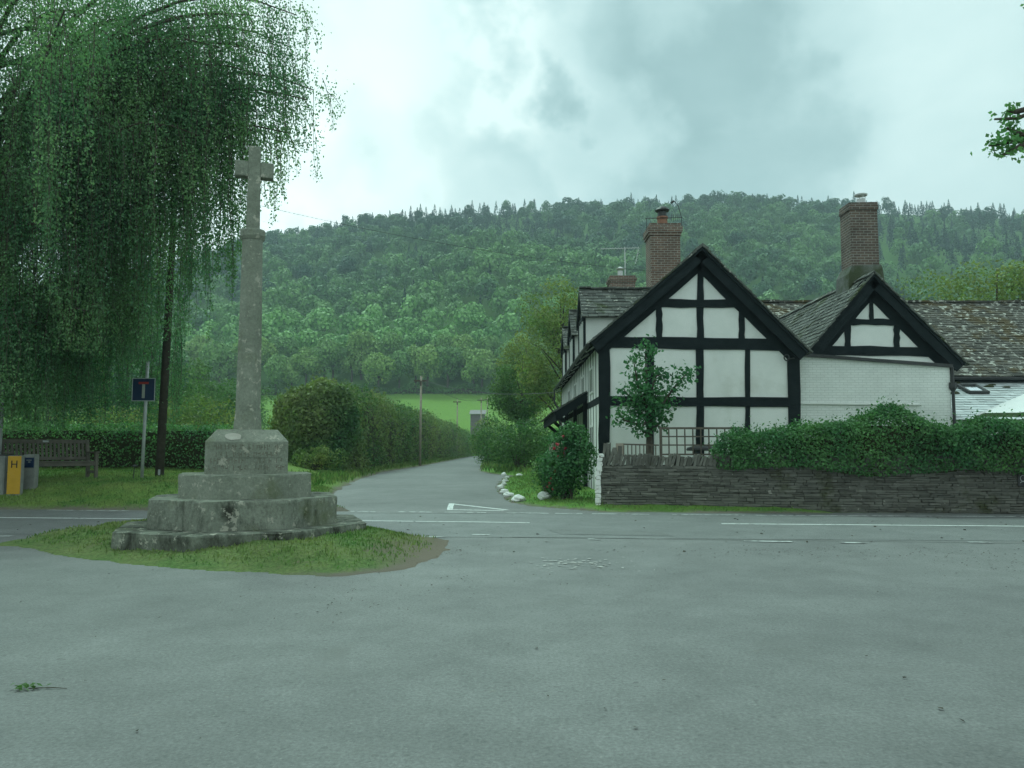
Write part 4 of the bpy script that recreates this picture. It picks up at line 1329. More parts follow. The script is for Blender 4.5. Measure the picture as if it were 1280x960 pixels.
# bushes along the lane
bush('rose_bush', (1.42, 20.7, .1), (.66, .6, 2.0), 8500, .085, M['ivy'], 'dark leafy rose bush with red blooms at the end of the wall', seed=4, clumps=24)
rb = bpy.data.objects['rose_bush']
for i, (px, py) in enumerate(((692, 561), (697, 556), (703, 566), (699, 572), (690, 583), (694, 590), (688, 604), (692, 610), (703, 546), (707, 560), (688, 572), (685, 608), (690, 598), (712, 550))):
    mb = MB(); c = at(px + U(-1, 1), py, 20.6 + U(-.2, .2))
    mb.blob(c, (.034, .034, .030), .3, 3, 8, 6, i)
    for q_ in range(3): mb.blob(c + Vector((U(-.035, .035), U(-.03, .03), U(-.035, .035))), (.028, .028, .025), .3, 3, 7, 5, i * 4 + q_)
    mb.build('flower', M['flower'], rb)
bush('pink_flower_clump', (1.0, 21.4, .1), (.42, .5, 1.05), 1500, .07, M['green'], 'low flowering clump with reddish spikes beside the rose bush', seed=14, clumps=14, core=.3)
bush('round_shrub', (.55, 46.0, .05), (2.1, 2.2, 2.9), 8000, .14, M['green'], 'big rounded green shrub on the bend of the lane', seed=6, clumps=34)
bush('gate_shrub', (2.3, 44, .05), (1.2, 1.0, 2.3), 3200, .12, M['hedge'], 'dark shrub squeezed between the round shrub and the cottage', seed=16, clumps=18)
bush('lane_shrub', (-1.5, 64.0, .0), (2.2, 3.0, 3.6), 5200, .17, M['green'], 'loose green shrub further along the right side of the lane', seed=17, clumps=26)
bush('lane_shrub', (-2.0, 92.0, .0), (2.2, 6.0, 4.0), 4500, .25, M['yellowtree'], 'pale yellowish shrub by the far end of the lane', seed=18, clumps=24)
bush('brush_heap', (-9.4, 38.6, .45), (1.5, .9, .95), 2600, .10, M['yellowtree'], 'low pale brushy mound at the foot of the tall lane hedge', seed=19, clumps=18)
bush('yellow_shrub', (-13.2, 33.5, .8), (2.2, 1.8, 2.9), 7000, .11, M['yellowtree'], 'yellow green shrub rising behind the clipped hedge', seed=20, clumps=30)
bush('yellow_shrub', (-17.6, 34.5, .8), (2.6, 1.8, 2.4), 6000, .11, M['yellowtree'], 'broad yellowish shrub under the birch behind the bench', seed=21, clumps=30)

bush('dark_shrub', (-20.5, 37, .8), (4.2, 2.2, 4.6), 9000, .13, M['darktree'], 'dark tall shrub filling the gap under the birch at the far left', seed=22, clumps=40)
# trees by the lane
tree('loose_tree', (3.6, 56, 0), 13.6, 3.9, 15000, .20, M['yellowtree'], 'tall yellow green tree right of the lane behind the cottage', 31, clear=.22, clumps=60, trunk_r=.24)
tree('loose_tree', (.6, 60, 0), 9.2, 2.7, 8000, .19, M['green'], 'dark green tree right of the lane under the yellow one', 32, clear=.2, clumps=40, trunk_r=.18)
tree('loose_tree', (1.2, 74, 0), 12.4, 3.2, 9000, .22, M['yellowtree'], 'pale open tree behind the lane trees', 33, clear=.25, clumps=44, trunk_r=.2)
tree('garden_tree', (28.0, 46, 0), 13.4, 5.4, 22000, .20, M['yellowtree'], 'sunlit yellow green tree above the tiled roof at the right', 34, clear=.2, clumps=50)
# trees left, beyond the clipped hedge
for i, (px, Y, h_, r_, mt, lb) in enumerate((
        (250, 84, 10.5, 4.6, 'green', 'pale green tree between the pole and the stone cross'),
        (205, 58, 7.5, 3.6, 'green', 'round green tree behind the utility pole'),
        (300, 118, 12.5, 5.5, 'green', 'far green tree just left of the cross shaft'),
        (372, 125, 8.0, 5.0, 'green', 'low green tree behind the tall lane hedge'),
        (150, 52, 11.5, 4.8, 'darktree', 'dark tree behind the birch and the road sign'),
        (60, 46, 12.0, 5.0, 'darktree', 'dark tree behind the birch and the bench'),
        (-60, 44, 13.5, 5.4, 'darktree', 'dark tree at the far left behind the birch'))):
    p = at(px, 560, Y)
    tree('roadside_tree', (p.x, Y, float(terrain(p.x, Y))), h_, r_, 9000, .19 if Y < 70 else .3, M[mt], lb, 40 + i, clear=.12, clumps=46)

# ------------------------------------------------------------------ weeping birch
def birch():
    r = np.random.default_rng(77)
    base = Vector((-14.3, 20.8, .5))
    root = thing('weeping_birch', base, 'large weeping birch with hanging leafy strands over the bench', 'tree')
    tr = MB(); lm = MB(); tw = MB()
    def trunk_pt(z): t = (z - .55) / 15.5; return Vector((base.x + .5 * t + .25 * math.sin(t * 5), base.y + .3 * math.sin(t * 4), z))
    tr.tube([trunk_pt(z) for z in np.linspace(.45, 16, 14)], [.34] + [.29 * (1 - .85 * i / 12) for i in range(13)], 10)
    limbs = []
    for i in range(60):
        z0 = r.uniform(3.2, 13.8); az = r.uniform(0, 2 * math.pi)
        Rm = 7.8 if z0 < 9 else 7.8 - (z0 - 9) * .85
        R = Rm * r.uniform(.5, 1.0); h = r.uniform(1.4, 3.0)
        if math.cos(az) > .25 and z0 < 8.0: R = min(R, 4.6 + r.uniform(-.6, .4)); h *= .7
        limbs.append((z0, az, R, h))
    # limbs seen against the sky on the road side
    for (px, py, z0) in ((392, 112, 7.0), (372, 20, 9.0), (345, 140, 6.6), (300, 60, 8.2), (360, 165, 6.2), (325, 20, 10), (350, -40, 10.5), (270, 110, 7), (250, 170, 6.2), (215, 200, 5.6), (180, 150, 7.5), (140, 90, 8.5), (220, 40, 9.5), (330, 95, 7.6), (310, 130, 6.8), (352, 120, 7.2), (285, 150, 6.4), (365, 60, 8.6), (300, 20, 9.6), (340, 70, 8.2), (320, 165, 6.0), (385, 125, 7.4), (275, 60, 8.6)):
        e = at(px, py, 20.0 + r.uniform(-1.0, 1.0)); s = trunk_pt(z0)
        az = math.atan2(e.y - s.y, e.x - s.x); R = math.hypot(e.x - s.x, e.y - s.y); h = (e.z - z0) / .5
        limbs.append((z0, az, R, h))
    C = []; Nn = []
    for li, (z0, az, R, h) in enumerate(limbs):
        s0 = trunk_pt(z0); dx, dy = math.cos(az), math.sin(az)
        wob = r.uniform(-.5, .5)
        def lp(s): return Vector((s0.x + dx * R * s - dy * wob * math.sin(s * 3), s0.y + dy * R * s + dx * wob * math.sin(s * 3), z0 + h * (1.6 * s - 1.1 * s * s)))
        lm.tube([lp(s) for s in np.linspace(0, 1, 9)], [.085 * (1 - .9 * q / 8) * (1.25 - z0 / 24) + .006 for q in range(9)], 6)
        ns = int(10 + 3.4 * R)
        for j in range(ns):
            s = r.uniform(.22, 1.0) ** .8
            p = lp(s) + Vector((r.normal() * .35, r.normal() * .35, r.normal() * .12))
            rad = math.hypot(p.x - base.x, p.y - base.y)
            right = p.x - base.x
            zmin = 2.3 + max(0, (right - 4.2)) * 1.05 if right > 0 else 2.3
            if -11.3 < p.x < -8.6 and p.y < 22.9: zmin = max(zmin, 3.7)
            if right > 7.2: Lmax = r.uniform(.5, 3.0)
            else: Lmax = r.uniform(.8, 5.2) if z0 < 7 else r.uniform(1.0, 7.0)
            L = min(Lmax, p.z - zmin - r.uniform(0, 1.2))
            if L < .35: L = .35
            sx, sy = r.normal() * .06 + dx * .12, r.normal() * .06 + dy * .12
            pts = []
            for q in range(6):
                t = q / 5
                pts.append(Vector((p.x + sx * math.sqrt(t) * 2.2 + .04 * math.sin(t * 7 + j), p.y + sy * math.sqrt(t) * 2.2 + .04 * math.cos(t * 6 + j), p.z + .12 * math.sin(t * 3.1) - L * t)))
            tw.tube(pts, [.011, .009, .007, .006, .005, .003], 3, cap=False)
            nl = int(L * 45) + 9
            tt = r.uniform(.0, 1.0, nl)
            PP = np.array([list(x) for x in pts])
            idx = tt * 5; i0 = np.minimum(idx.astype(int), 4); f = (idx - i0)[:, None]
            c = PP[i0] * (1 - f) + PP[i0 + 1] * f
            sp = ((.045 + .12 * (1 - tt)) * r.uniform(.6, 1.7))[:, None]
            c = c + r.normal(size=(nl, 3)) * sp * np.array([1, 1, .5])
            C.append(c)
        # twiggy leaf masses along the limb
        for j in range(int(4 + R * .9)):
            s = r.uniform(.15, 1.0); p = lp(s); nl = 90
            C.append(np.array(p)[None, :] + r.normal(size=(nl, 3)) * np.array([.38, .38, .28]))
    # low hanging skirt under the crown
    for j in range(330):
        p = Vector((base.x + r.uniform(-2.0, 4.6), base.y + r.uniform(-2.2, 3.6), r.uniform(3.6, 6.4)))
        zend = r.uniform(1.75, 2.8)
        if -11.3 < p.x < -8.6 and p.y < 22.9: zend = max(zend, 3.7)
        L = p.z - zend
        if L < .4: continue
        pts = [Vector((p.x + .05 * math.sin(q * 1.3 + j), p.y + .05 * math.cos(q * 1.1 + j), p.z - L * q / 5)) for q in range(6)]
        tw.tube(pts, [.009, .008, .007, .006, .005, .003], 3, cap=False)
        nl = int(L * 55) + 9; tt = r.uniform(0, 1, nl)
        C.append(np.stack([p.x + r.normal(size=nl) * .09, p.y + r.normal(size=nl) * .09, p.z - L * tt], 1))
    # topmost bunches
    for j in range(420):
        p = np.array([base.x + 1.2 + r.normal() * 3.6, base.y + r.normal() * 2.4, r.uniform(9.6, 14.2)]); p[0] = min(p[0], -8.6 - abs(r.normal()) * .8); C.append(p + r.normal(size=(70, 3)) * np.array([.26, .26, .62]))
    for j in range(40):
        p = np.array(trunk_pt(r.uniform(11, 16.2))); C.append(p + r.normal(size=(70, 3)) * np.array([.7, .7, .5]))
    C = np.concatenate(C); n = len(C)
    Nn = r.normal(size=(n, 3)); Nn[:, 2] *= .6
    L = r.uniform(.048, .080, n)
    A = r.normal(size=(n, 3)) * .6; A[:, 2] -= 1
    Q = leaf_quads(C, Nn, L, L * .75, A)
    tr.build('trunk', M['birchbark'], root, smooth=True)
    lm.build('limbs', M['bark'], root, smooth=True)
    tw.build('twigs', M['bark'], root)
    quads_obj('leaves', Q, M['birch'], root)
    print('birch leaves', n)


birch()

# ------------------------------------------------------------------ small broad-leaved tree against the gable
def garden_fig():
    r = np.random.default_rng(5)
    Y = 21.0; b = at(813, 575, Y); b.z = .4
    root = thing('young_tree', b, 'small broad leaved tree standing in front of the white gable', 'tree')
    mb = MB(); C = []
    def br(pts, r0):
        P = [at(x, y, Y + d) for x, y, d in pts]
        mb.tube(P, [r0 * (1 - .75 * i / (len(P) - 1)) for i in range(len(P))], 6)
        return P
    br([(813, 590, 0), (812, 560, 0), (811, 530, 0), (810, 500, 0)], .13)
    tips = [([(811, 520, 0), (808, 480, .1), (807, 440, .1), (809, 432, .1)], 1.0), ([(811, 525, 0), (797, 480, -.2), (792, 450, -.3)], .9), ([(811, 530, 0), (835, 495, -.2), (850, 475, -.2), (860, 466, -.2)], 1.0),
            ([(812, 545, 0), (795, 530, -.3), (780, 525, -.3), (774, 515, -.3)], .7), ([(811, 530, 0), (790, 500, .3), (780, 487, .3)], .8), ([(811, 535, 0), (825, 510, .4), (838, 500, .4)], .9), ([(810, 500, 0), (820, 470, .2), (828, 468, .2)], .7),
            ([(811, 540, 0), (826, 528, -.3), (830, 520, -.3)], .6), ([(811, 530, 0), (800, 515, .2), (794, 512, .2)], .9), ([(811, 520, 0), (815, 500, .2), (822, 490, -.3)], 1), ([(811, 535, 0), (806, 528, -.3), (800, 540, -.3)], .6), ([(811, 515, 0), (803, 495, -.3), (799, 485, -.3)], 1.0), ([(811, 525, 0), (818, 512, -.4), (812, 505, -.4)], 1.0)]
    for pts, k_ in tips:
        P = br(pts, .045)
        for j in range(int(210 * k_)):
            t = r.uniform(.35, 1.05) * (len(P) - 1); i = min(int(t), len(P) - 2); p = P[i].lerp(P[i + 1], t - i)
            C.append(np.array(p) + r.normal(size=3) * np.array([.15, .15, .13]))
    C = np.array(C); n = len(C)
    Nn = r.normal(size=(n, 3)) * .8 + np.array([0, -.35, .7])
    L = r.uniform(.07, .155, n)
    A = r.normal(size=(n, 3)); A[:, 2] -= .5
    mb.build('trunk', M['bark'], root, smooth=True)
    quads_obj('leaves', leaf_quads(C, Nn, L, L * .7, A), M['fig'], root)


garden_fig()

# overhanging tree at the right edge (trunk outside the frame)
def right_tree():
    root = thing('overhanging_tree', (11.4, 10.6, 0), 'broad leaved tree at the right edge, only branch tips in view', 'tree')
    mb, Q = tree_parts(9.5, 3.1, 9000, .15, 91, trunk_r=.22, clear=.38, clumps=44)
    Q = Q + np.array([11.4, 10.6, 0])
    # keep tips only at the level the photo shows
    r = np.random.default_rng(9); C = []
    mb2 = MB()
    for v in mb.v: mb2.v.append((v[0] + 11.4, v[1] + 10.6, v[2]))
    mb2.f = mb.f; mb2.mi = mb.mi
    for (pts, n) in (([(1400, 190), (1330, 170), (1290, 175), (1262, 178), (1236, 182)], 170), ([(1330, 170), (1300, 195), (1282, 192)], 40), ([(1290, 175), (1268, 165), (1258, 160)], 70), ([(1400, 170), (1310, 130), (1272, 148), (1243, 149)], 36), ([(1310, 130), (1268, 140), (1258, 138)], 40), ([(1290, 175), (1262, 190), (1252, 194)], 44), ([(1400, -20), (1320, -4), (1282, 2)], 30)):
        P = [at(x, y, 10.5) for x, y in pts]
        if pts[0][0] >= 1400:   # grow the limb out of the trunk
            mb2.tube([Vector((11.4, 10.6, P[0].z - 1.3)), Vector((10.2, 10.55, P[0].z - .5)), P[0]], [.11, .085, .05], 6)
        mb2.tube(P, [.05 * (1 - .8 * i / (len(P) - 1)) + .004 for i in range(len(P))], 5)
        for j in range(n):
            t = (len(P) - 1) * r.uniform(.62 if len(P) > 3 else .4, 1.0); i = min(int(t), len(P) - 2)
            C.append(np.array(P[i].lerp(P[i + 1], t - i)) + r.normal(size=3) * np.array([.07, .08, .055]))
    C = np.array(C); L = r.uniform(.05, .085, len(C))
    Q2 = leaf_quads(C, r.normal(size=(len(C), 3)) + np.array([0, 0, .8]), L, L * .8)
    mb2.build('trunk', M['bark'], root, smooth=True)
    quads_obj('crown', np.concatenate([Q, Q2]), M['hedge'], root)


right_tree()

# ------------------------------------------------------------------ wood on the hill
def wood_template(kind, n, seed, ls=1.0):
    r = np.random.default_rng(seed)
    if kind == 'conifer':
        Hh, R = 14.0, 3.3
        t = r.random(n) ** .75
        z = Hh * (.12 + .88 * t); rad = R * (1 - t) ** .9 * r.uniform(.5, 1.0, n)
        a = r.uniform(0, 6.283, n)
        C = np.stack([rad * np.cos(a), rad * np.sin(a), z], 1)
        Nn = np.stack([np.cos(a) * .8, np.sin(a) * .8, np.full(n, .7)], 1) + r.normal(size=(n, 3)) * .35
        L = r.uniform(.9, 1.7, n) * (1.1 - .5 * t)
        return leaf_quads(C, Nn, L, L * .6)
    Hh, R = 13.0, 5.6
    ncl = 11
    d = nrm(r.normal(size=(ncl, 3))); d[:, 2] = d[:, 2] * .9 + .12
    d[0] = (0, 0, .85)
    cc = d * np.array([R, R, 5.0]) * r.uniform(.42, .72, ncl)[:, None]; cc[:, 2] += 7.2
    rad = r.uniform(2.1, 3.0, ncl)
    k = r.choice(ncl, n, p=rad ** 2 / (rad ** 2).sum())
    dn = nrm(r.normal(size=(n, 3)) + np.array([0, 0, .35]))
    C = cc[k] + dn * rad[k][:, None] * r.uniform(.88, 1.04, n)[:, None]
    L = r.uniform(.85, 1.5, n) * ls
    return leaf_quads(C, dn + r.normal(size=(n, 3)) * (.22 + .25 * (ls < 1)), L, L * .9, fold=False)


def wood():
    r = np.random.default_rng(21)
    B_ = [wood_template('b', 460, 100 + i) for i in range(7)]
    Cn = [wood_template('conifer', 190, 200 + i) for i in range(3)]
    quads = []; tints = []
    sp = 11.2
    yrow = 284.0
    while yrow < 668:
        half0, half1 = -.80 * yrow, .80 * yrow
        for x in np.arange(half0, half1, sp):
            X = x + r.uniform(-3.4, 3.4); Y = yrow + r.uniform(-3.4, 3.4)
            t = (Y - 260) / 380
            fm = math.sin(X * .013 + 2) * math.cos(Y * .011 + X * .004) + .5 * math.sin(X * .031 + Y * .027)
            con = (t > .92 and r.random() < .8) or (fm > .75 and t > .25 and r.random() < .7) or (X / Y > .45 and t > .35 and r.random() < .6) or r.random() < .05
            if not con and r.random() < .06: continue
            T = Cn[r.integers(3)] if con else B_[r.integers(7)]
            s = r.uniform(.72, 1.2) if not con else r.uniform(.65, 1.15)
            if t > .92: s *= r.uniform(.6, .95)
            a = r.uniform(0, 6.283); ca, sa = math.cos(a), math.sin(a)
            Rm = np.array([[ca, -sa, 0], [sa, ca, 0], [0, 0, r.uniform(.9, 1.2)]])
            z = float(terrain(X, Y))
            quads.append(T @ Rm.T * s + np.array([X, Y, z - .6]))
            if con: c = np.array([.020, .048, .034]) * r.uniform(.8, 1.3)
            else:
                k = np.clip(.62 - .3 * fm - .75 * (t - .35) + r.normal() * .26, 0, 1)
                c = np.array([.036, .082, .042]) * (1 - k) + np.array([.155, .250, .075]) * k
                c = c * (1.28 - .35 * t)  # sunlit lower slope put into the tints: crowns lighter low down, darker upward
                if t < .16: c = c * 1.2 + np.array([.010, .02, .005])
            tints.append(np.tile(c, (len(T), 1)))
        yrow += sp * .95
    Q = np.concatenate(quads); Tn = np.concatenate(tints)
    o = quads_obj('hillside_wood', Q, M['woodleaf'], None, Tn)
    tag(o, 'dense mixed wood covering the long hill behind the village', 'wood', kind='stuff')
    print('wood quads', len(Q))
    # row of separate trees along the foot of the wood, copies of four trees with trunk and crown
    protos = []
    for i in range(5):
        root = thing('broadleaf_tree', (0, 0, 0), 'rounded broadleaf tree in the front row along the foot of the wood', 'tree', 'broadleaf trees along the foot of the wood')
        mb = MB(); mb.tube([(0, 0, -.5), (.1, .1, 4), (.2, 0, 9)], [.42, .32, .14], 6)
        for q in range(4):
            a = q * 1.6 + i; mb.tube([(.1, .05, 3.4 + q * .7), (1.4 * math.cos(a), 1.4 * math.sin(a), 5.6 + q), (2.6 * math.cos(a), 2.6 * math.sin(a), 7.6 + q)], [.16, .11, .04], 5)
        mb.build('trunk', M['bark'], root)
        T = wood_template('b', 2600, 300 + i, .58) * np.array([1.0, 1.0, 1.1]) - np.array([0, 0, .8])
        k = r.random(); c = np.array([.15, .26, .078]) * (1 - k) + np.array([.28, .385, .105]) * k
        quads_obj('crown', T, M['woodleaf'], root, np.tile(c, (len(T), 1)))
        protos.append(root)
    px = 205.0; i = 0
    spots = []
    while px < 735:
        spots.append((px + r.uniform(-5, 5), 266 + r.uniform(-4, 14))); px += r.uniform(10, 17)
    for i, (px, Y) in enumerate(spots):
        p = at(px, 500, Y); s = r.uniform(.82, 1.2)
        pr = protos[i % 5]
        if i < 5: o = pr
        else:
            o = pr.copy(); COL.objects.link(o)
            for ch in pr.children:
                c = ch.copy(); COL.objects.link(c); c.parent = o
        o.location = (p.x, Y, float(terrain(p.x, Y))); o.scale = (s, s, s * r.uniform(.9, 1.15)); o.rotation_euler = (0, 0, r.uniform(0, 6.28))


wood()
# field hedgerow below the wood
hedge('field_hedge', [(-120, 259), (-40, 262), (40, 262)], 3.0, lambda t: terrain(-120 + 160 * np.asarray(t, float), np.full(np.shape(t), 261.)) + 3.2 + .8 * np.sin(np.asarray(t) * 60), lambda t: terrain(-120 + 160 * np.asarray(t, float), np.full(np.shape(t), 261.)) + .1, 7000, .7, M['green'], 'distant hedgerow along the top of the bright green field', lump=.6, lfreq=.3, seed=61, spray=.4)

# ------------------------------------------------------------------ street furniture
def gz(x, y): return float(h_left(np.array([x]), np.array([y]))[0])

# utility pole by the sign
px_, Yp = -10.25, 23.2
tp = at(219, 200, Yp)
pole = thing('utility_pole', (at(199, 598, Yp).x, Yp, gz(at(199, 598, Yp).x, Yp)), 'dark leaning wooden utility pole beside the road sign', 'utility pole')
b = Vector(pole.location)
top_ = Vector((at(218.5, 260, Yp).x, Yp, 9.3)); 
mb = MB(); mb.tube([b - Vector((0, 0, .2)), b.lerp(top_, .5), top_], [.125, .108, .085], 12); mb.build('shaft', M['polewood'], pole, smooth=True)
mb = MB(); mb.box(b.x + .02, b.x + .07, b.y - .14, b.y - .10, b.z + .04, b.z + .2); mb.build('number_plate', M['galv'], pole)
mb = MB(); mb.tube([(top_.x, Yp, 9.0), (top_.x + .18, Yp, 9.02), (top_.x + .18, Yp, 9.1)], .015, 6); mb.lathe([(.02, 0), (.05, .03), (.035, .08), (.05, .12), (.02, .15)], (top_.x + .18, Yp, 9.09), 8)
mb.build('insulator', M['galv'], pole)


def far_pole(px, Y, py_top, label, z0=0.0):
    p = at(px, 560, Y); z1 = zpx(py_top, Y)
    t = thing('telegraph_pole', (p.x, Y, z0), label, 'telegraph pole', 'telegraph poles along the lane')
    mb = MB(); mb.tube([(p.x, Y, z0), (p.x + .05, Y, z1)], [.11, .08], 8); mb.build('shaft', M['palewood'], t, smooth=True)
    mb = MB(); mb.box(p.x - .55, p.x + .55, Y - .06, Y + .06, z1 - .45, z1 - .32); mb.box(p.x - .03, p.x + .1, Y - .2, Y - .11, z1 - .8, z1 - .4); mb.build('crossarm', M['wood'], t)
    return Vector((p.x, Y, z1))


t1 = far_pole(525, 64, 470, 'nearest telegraph pole standing against the tall lane hedge')
t2 = far_pole(571, 112, 499, 'telegraph pole poking up behind the far end of the lane hedge')
t3 = far_pole(601, 118, 497, 'telegraph pole standing at the far bend of the lane')
far_pole(609, 160, 497, 'faint telegraph pole beside the grey shed', float(terrain(-5, 160)))


def wire(a, b, sag_, label, r_=.012):
    pts = []
    for i in range(25):
        t = i / 24; p = a.lerp(b, t); p.z -= sag_ * 4 * t * (1 - t); pts.append(p)
    mb = MB(); mb.tube(pts, r_, 4)
    o = mb.build('overhead_wire', M['darkmetal'], None, origin=a)
    tag(o, label, 'wire')


wire(Vector((top_.x + .18, Yp, 9.2)), Vector((XA - .2, 27.0, ZA + .2)), .35, 'thin overhead wire running from the utility pole to the cottage', .0055)
wire(Vector((t1.x, 64, t1.z - .35)), Vector((t3.x, 118, t3.z - .35)), .7, 'thin wire strung between the lane telegraph poles', .02)
wire(Vector((t1.x + .4, 64, t1.z - .35)), Vector((XL, YB - .5, 4.3)), .5, 'thin wire crossing the lane towards the cottage', .014)

# no-through-road sign
Ys = 22.4
xs0 = at(179.5, 560, Ys).x
sg = thing('road_sign', (xs0, Ys, gz(xs0, Ys)), 'blue square dead end sign with white stem and red bar on grey post', 'road sign')
zb0 = gz(xs0, Ys)
mb = MB(); mb.tube([(xs0 - .02, Ys, zb0 - .1), (xs0 + .03, Ys, zpx(452, Ys))], .045, 10); mb.build('post', M['galv'], sg, smooth=True)
sc_ = at(179.5, 487, Ys - .08); hs = .325
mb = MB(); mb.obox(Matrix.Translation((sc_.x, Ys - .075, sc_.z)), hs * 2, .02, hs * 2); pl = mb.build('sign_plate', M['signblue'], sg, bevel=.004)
mb = MB()
for (a0, a1, b0, b1) in ((-hs, hs, hs - .022, hs), (-hs, hs, -hs, -hs + .022), (-hs, -hs + .022, -hs + .022, hs - .022), (hs - .022, hs, -hs + .022, hs - .022)):
    mb.box(sc_.x + a0, sc_.x + a1, Ys - .0885, Ys - .084, sc_.z + b0, sc_.z + b1)
mb.build('border', M['galv'], pl)
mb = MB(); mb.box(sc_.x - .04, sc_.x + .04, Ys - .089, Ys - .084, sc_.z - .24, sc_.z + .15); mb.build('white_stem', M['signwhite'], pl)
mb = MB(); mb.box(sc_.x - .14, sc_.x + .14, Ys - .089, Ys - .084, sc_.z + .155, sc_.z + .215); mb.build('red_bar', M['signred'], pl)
mb = MB()
for zz in (-.15, .15): mb.box(sc_.x - .2, sc_.x + .2, Ys - .064, Ys - .045, sc_.z + zz - .02, sc_.z + zz + .02)
mb.build('clip', M['galv'], sg)

# small stake
x_ = at(167, 590, 22).x; z_ = gz(x_, 22.0)
stk = thing('garden_stake', (x_, 22.0, z_), 'thin short stake with a dark cap left of the sign post', 'stake')
mb = MB(); mb.tube([(x_ - .01, 22, z_ - .05), (x_ + .02, 22, z_ + .36)], .012, 6); mb.build('rod', M['darkmetal'], stk)
mb = MB(); mb.lathe([(.02, 0), (.07, .01), (.07, .04), (.02, .05)], (x_ + .02, 22, z_ + .36), 10); mb.build('cap', M['darkmetal'], stk)

# hydrant marker, grey post, pale pole
def upright(name, px0, px1, py0, Y, dpt, mat, label, cat, rz=0.0):
    p = at((px0 + px1) / 2, 600, Y); w = (px1 - px0) / 1000 * Y; zg = gz(p.x, Y); zt = zpx(py0, Y)
    t = thing(name, (p.x, Y, zg), label, cat)
    return t, p.x, w, zg, zt


t, x_, w, zg, zt = upright('hydrant_marker', 10.5, 27.5, 569.5, 19.9, .1, None, 'yellow hydrant marker post with a black letter H', 'hydrant marker')
mb = MB(); mb.box(x_ - w / 2, x_ + w / 2, 19.85, 19.97, zg - .1, zt); bd = mb.build('post', M['concrete'], t, bevel=.01)
mb = MB(); mb.box(x_ - w / 2 + .008, x_ + w / 2 - .008, 19.835, 19.848, zg + .02, zt - .012); yp = mb.build('yellow_face', M['yellow'], t)
mb = MB(); hc = zt - .21
mb.box(x_ - .075, x_ - .05, 19.829, 19.834, hc - .09, hc + .09); mb.box(x_ + .05, x_ + .075, 19.829, 19.834, hc - .09, hc + .09); mb.box(x_ - .0495, x_ + .0495, 19.829, 19.834, hc - .012, hc + .012)
mb.build('letter_h', M['black'], yp)
t, x_, w, zg, zt = upright('marker_post', 30, 44.5, 568, 20.3, .1, None, 'grey concrete marker post with a blue plate next to the yellow one', 'marker post')
mb = MB(); mb.box(x_ - w / 2, x_ + w / 2, 20.25, 20.42, zg - .1, zt); mb.build('post', M['concrete'], t, bevel=.012)
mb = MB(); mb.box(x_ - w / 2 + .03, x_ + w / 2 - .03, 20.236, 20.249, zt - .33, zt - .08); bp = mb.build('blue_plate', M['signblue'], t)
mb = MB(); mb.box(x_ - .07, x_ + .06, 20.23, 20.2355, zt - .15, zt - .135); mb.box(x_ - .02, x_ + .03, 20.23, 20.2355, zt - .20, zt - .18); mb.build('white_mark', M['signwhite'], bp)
t, x_, w, zg, zt = upright('grey_box', -14, 8, 568, 20.0, .3, None, 'low grey utility box at the left edge of the verge', 'utility box')
mb = MB(); mb.box(x_ - w / 2, x_ + w / 2, 19.9, 20.25, zg - .1, zt - .03); mb.build('cabinet', M['concrete'], t, bevel=.015)
mb = MB(); mb.box(x_ - w / 2 - .02, x_ + w / 2 + .02, 19.88, 20.27, zt - .03, zt); mb.build('lid', M['darkmetal'], t)
mb = MB(); mb.box(x_ - w / 2 + .03, x_ + w / 2 - .03, 19.892, 19.898, zg + .05, zt - .08); mb.build('door_panel', M['concrete'], t)
x_ = at(0, 520, 20.9).x; zg = gz(x_, 20.9)
t = thing('pale_post', (x_, 20.9, zg), 'tall pale metal post standing behind the grey box', 'post')
mb = MB(); mb.tube([(x_, 20.9, zg - .1), (x_, 20.9, zpx(478, 20.9))], .075, 12); mb.build('shaft', M['galv'], t, smooth=True)
mb = MB(); mb.lathe([(.08, 0), (.085, .02), (.05, .06), (.01, .07)], (x_, 20.9, zpx(478, 20.9)), 12); mb.build('cap', M['darkmetal'], t)

# bench
bx, by = at(63, 590, 21.7).x, 21.7
bench = thing('park_bench', (bx, by, gz(bx, by) - .01), 'dark wooden slatted park bench on the verge under the birch', 'bench', rz=math.radians(50))
bench.scale = (1.2, 1.2, 1.2)
BW = 1.85
def bpart(name, boxes, par=bench, jit=.0):
    mb = MB()
    for bb in boxes: mb.box(*bb, jit)
    return mb.build(name, M['benchwood'], par, local=True, bevel=.006)
for sx in (-1, 1):
    xa = sx * (BW / 2 - .035)
    bpart('leg', [(xa - .035, xa + .035, -.26, -.19, 0, .62)])
    mb = MB(); mb.beam((xa, .22, 0), (xa, .22, .42), .075, .07, (1, 0, 0), 1); mb.beam((xa, .22, .42), (xa, .33, .93), .07, .07, (1, 0, 0), 1); mb.build('leg', M['benchwood'], bench, local=True)
    bpart('armrest', [(xa - .045, xa + .045, -.30, .24, .62, .66)])
    bpart('side_rail', [(xa - .02, xa + .02, -.18, .18, .16, .22)])
st_ = bpart('seat', [(-BW / 2 + .08, BW / 2 - .08, -.27 + i * .085, -.27 + i * .085 + .07, .42, .445) for i in range(6)] + [(-BW / 2 + .07, BW / 2 - .07, -.25, -.215, .33, .418)])
mb = MB()
for i in range(19):
    x = -BW / 2 + .14 + i * (BW - .28) / 18
    mb.beam((x, .245, .5), (x, .315, .86), .05, .018, (0, -1, .2), 1)
mb.build('back_slats', M['benchwood'], bench, local=True)
mb = MB(); mb.beam((-BW / 2 + .07, .325, .885), (BW / 2 - .07, .325, .885), .085, .045, (0, -1, .2), 1); mb.beam((-BW / 2 + .07, .245, .50), (BW / 2 - .07, .245, .50), .07, .04, (0, -1, .2), 1)
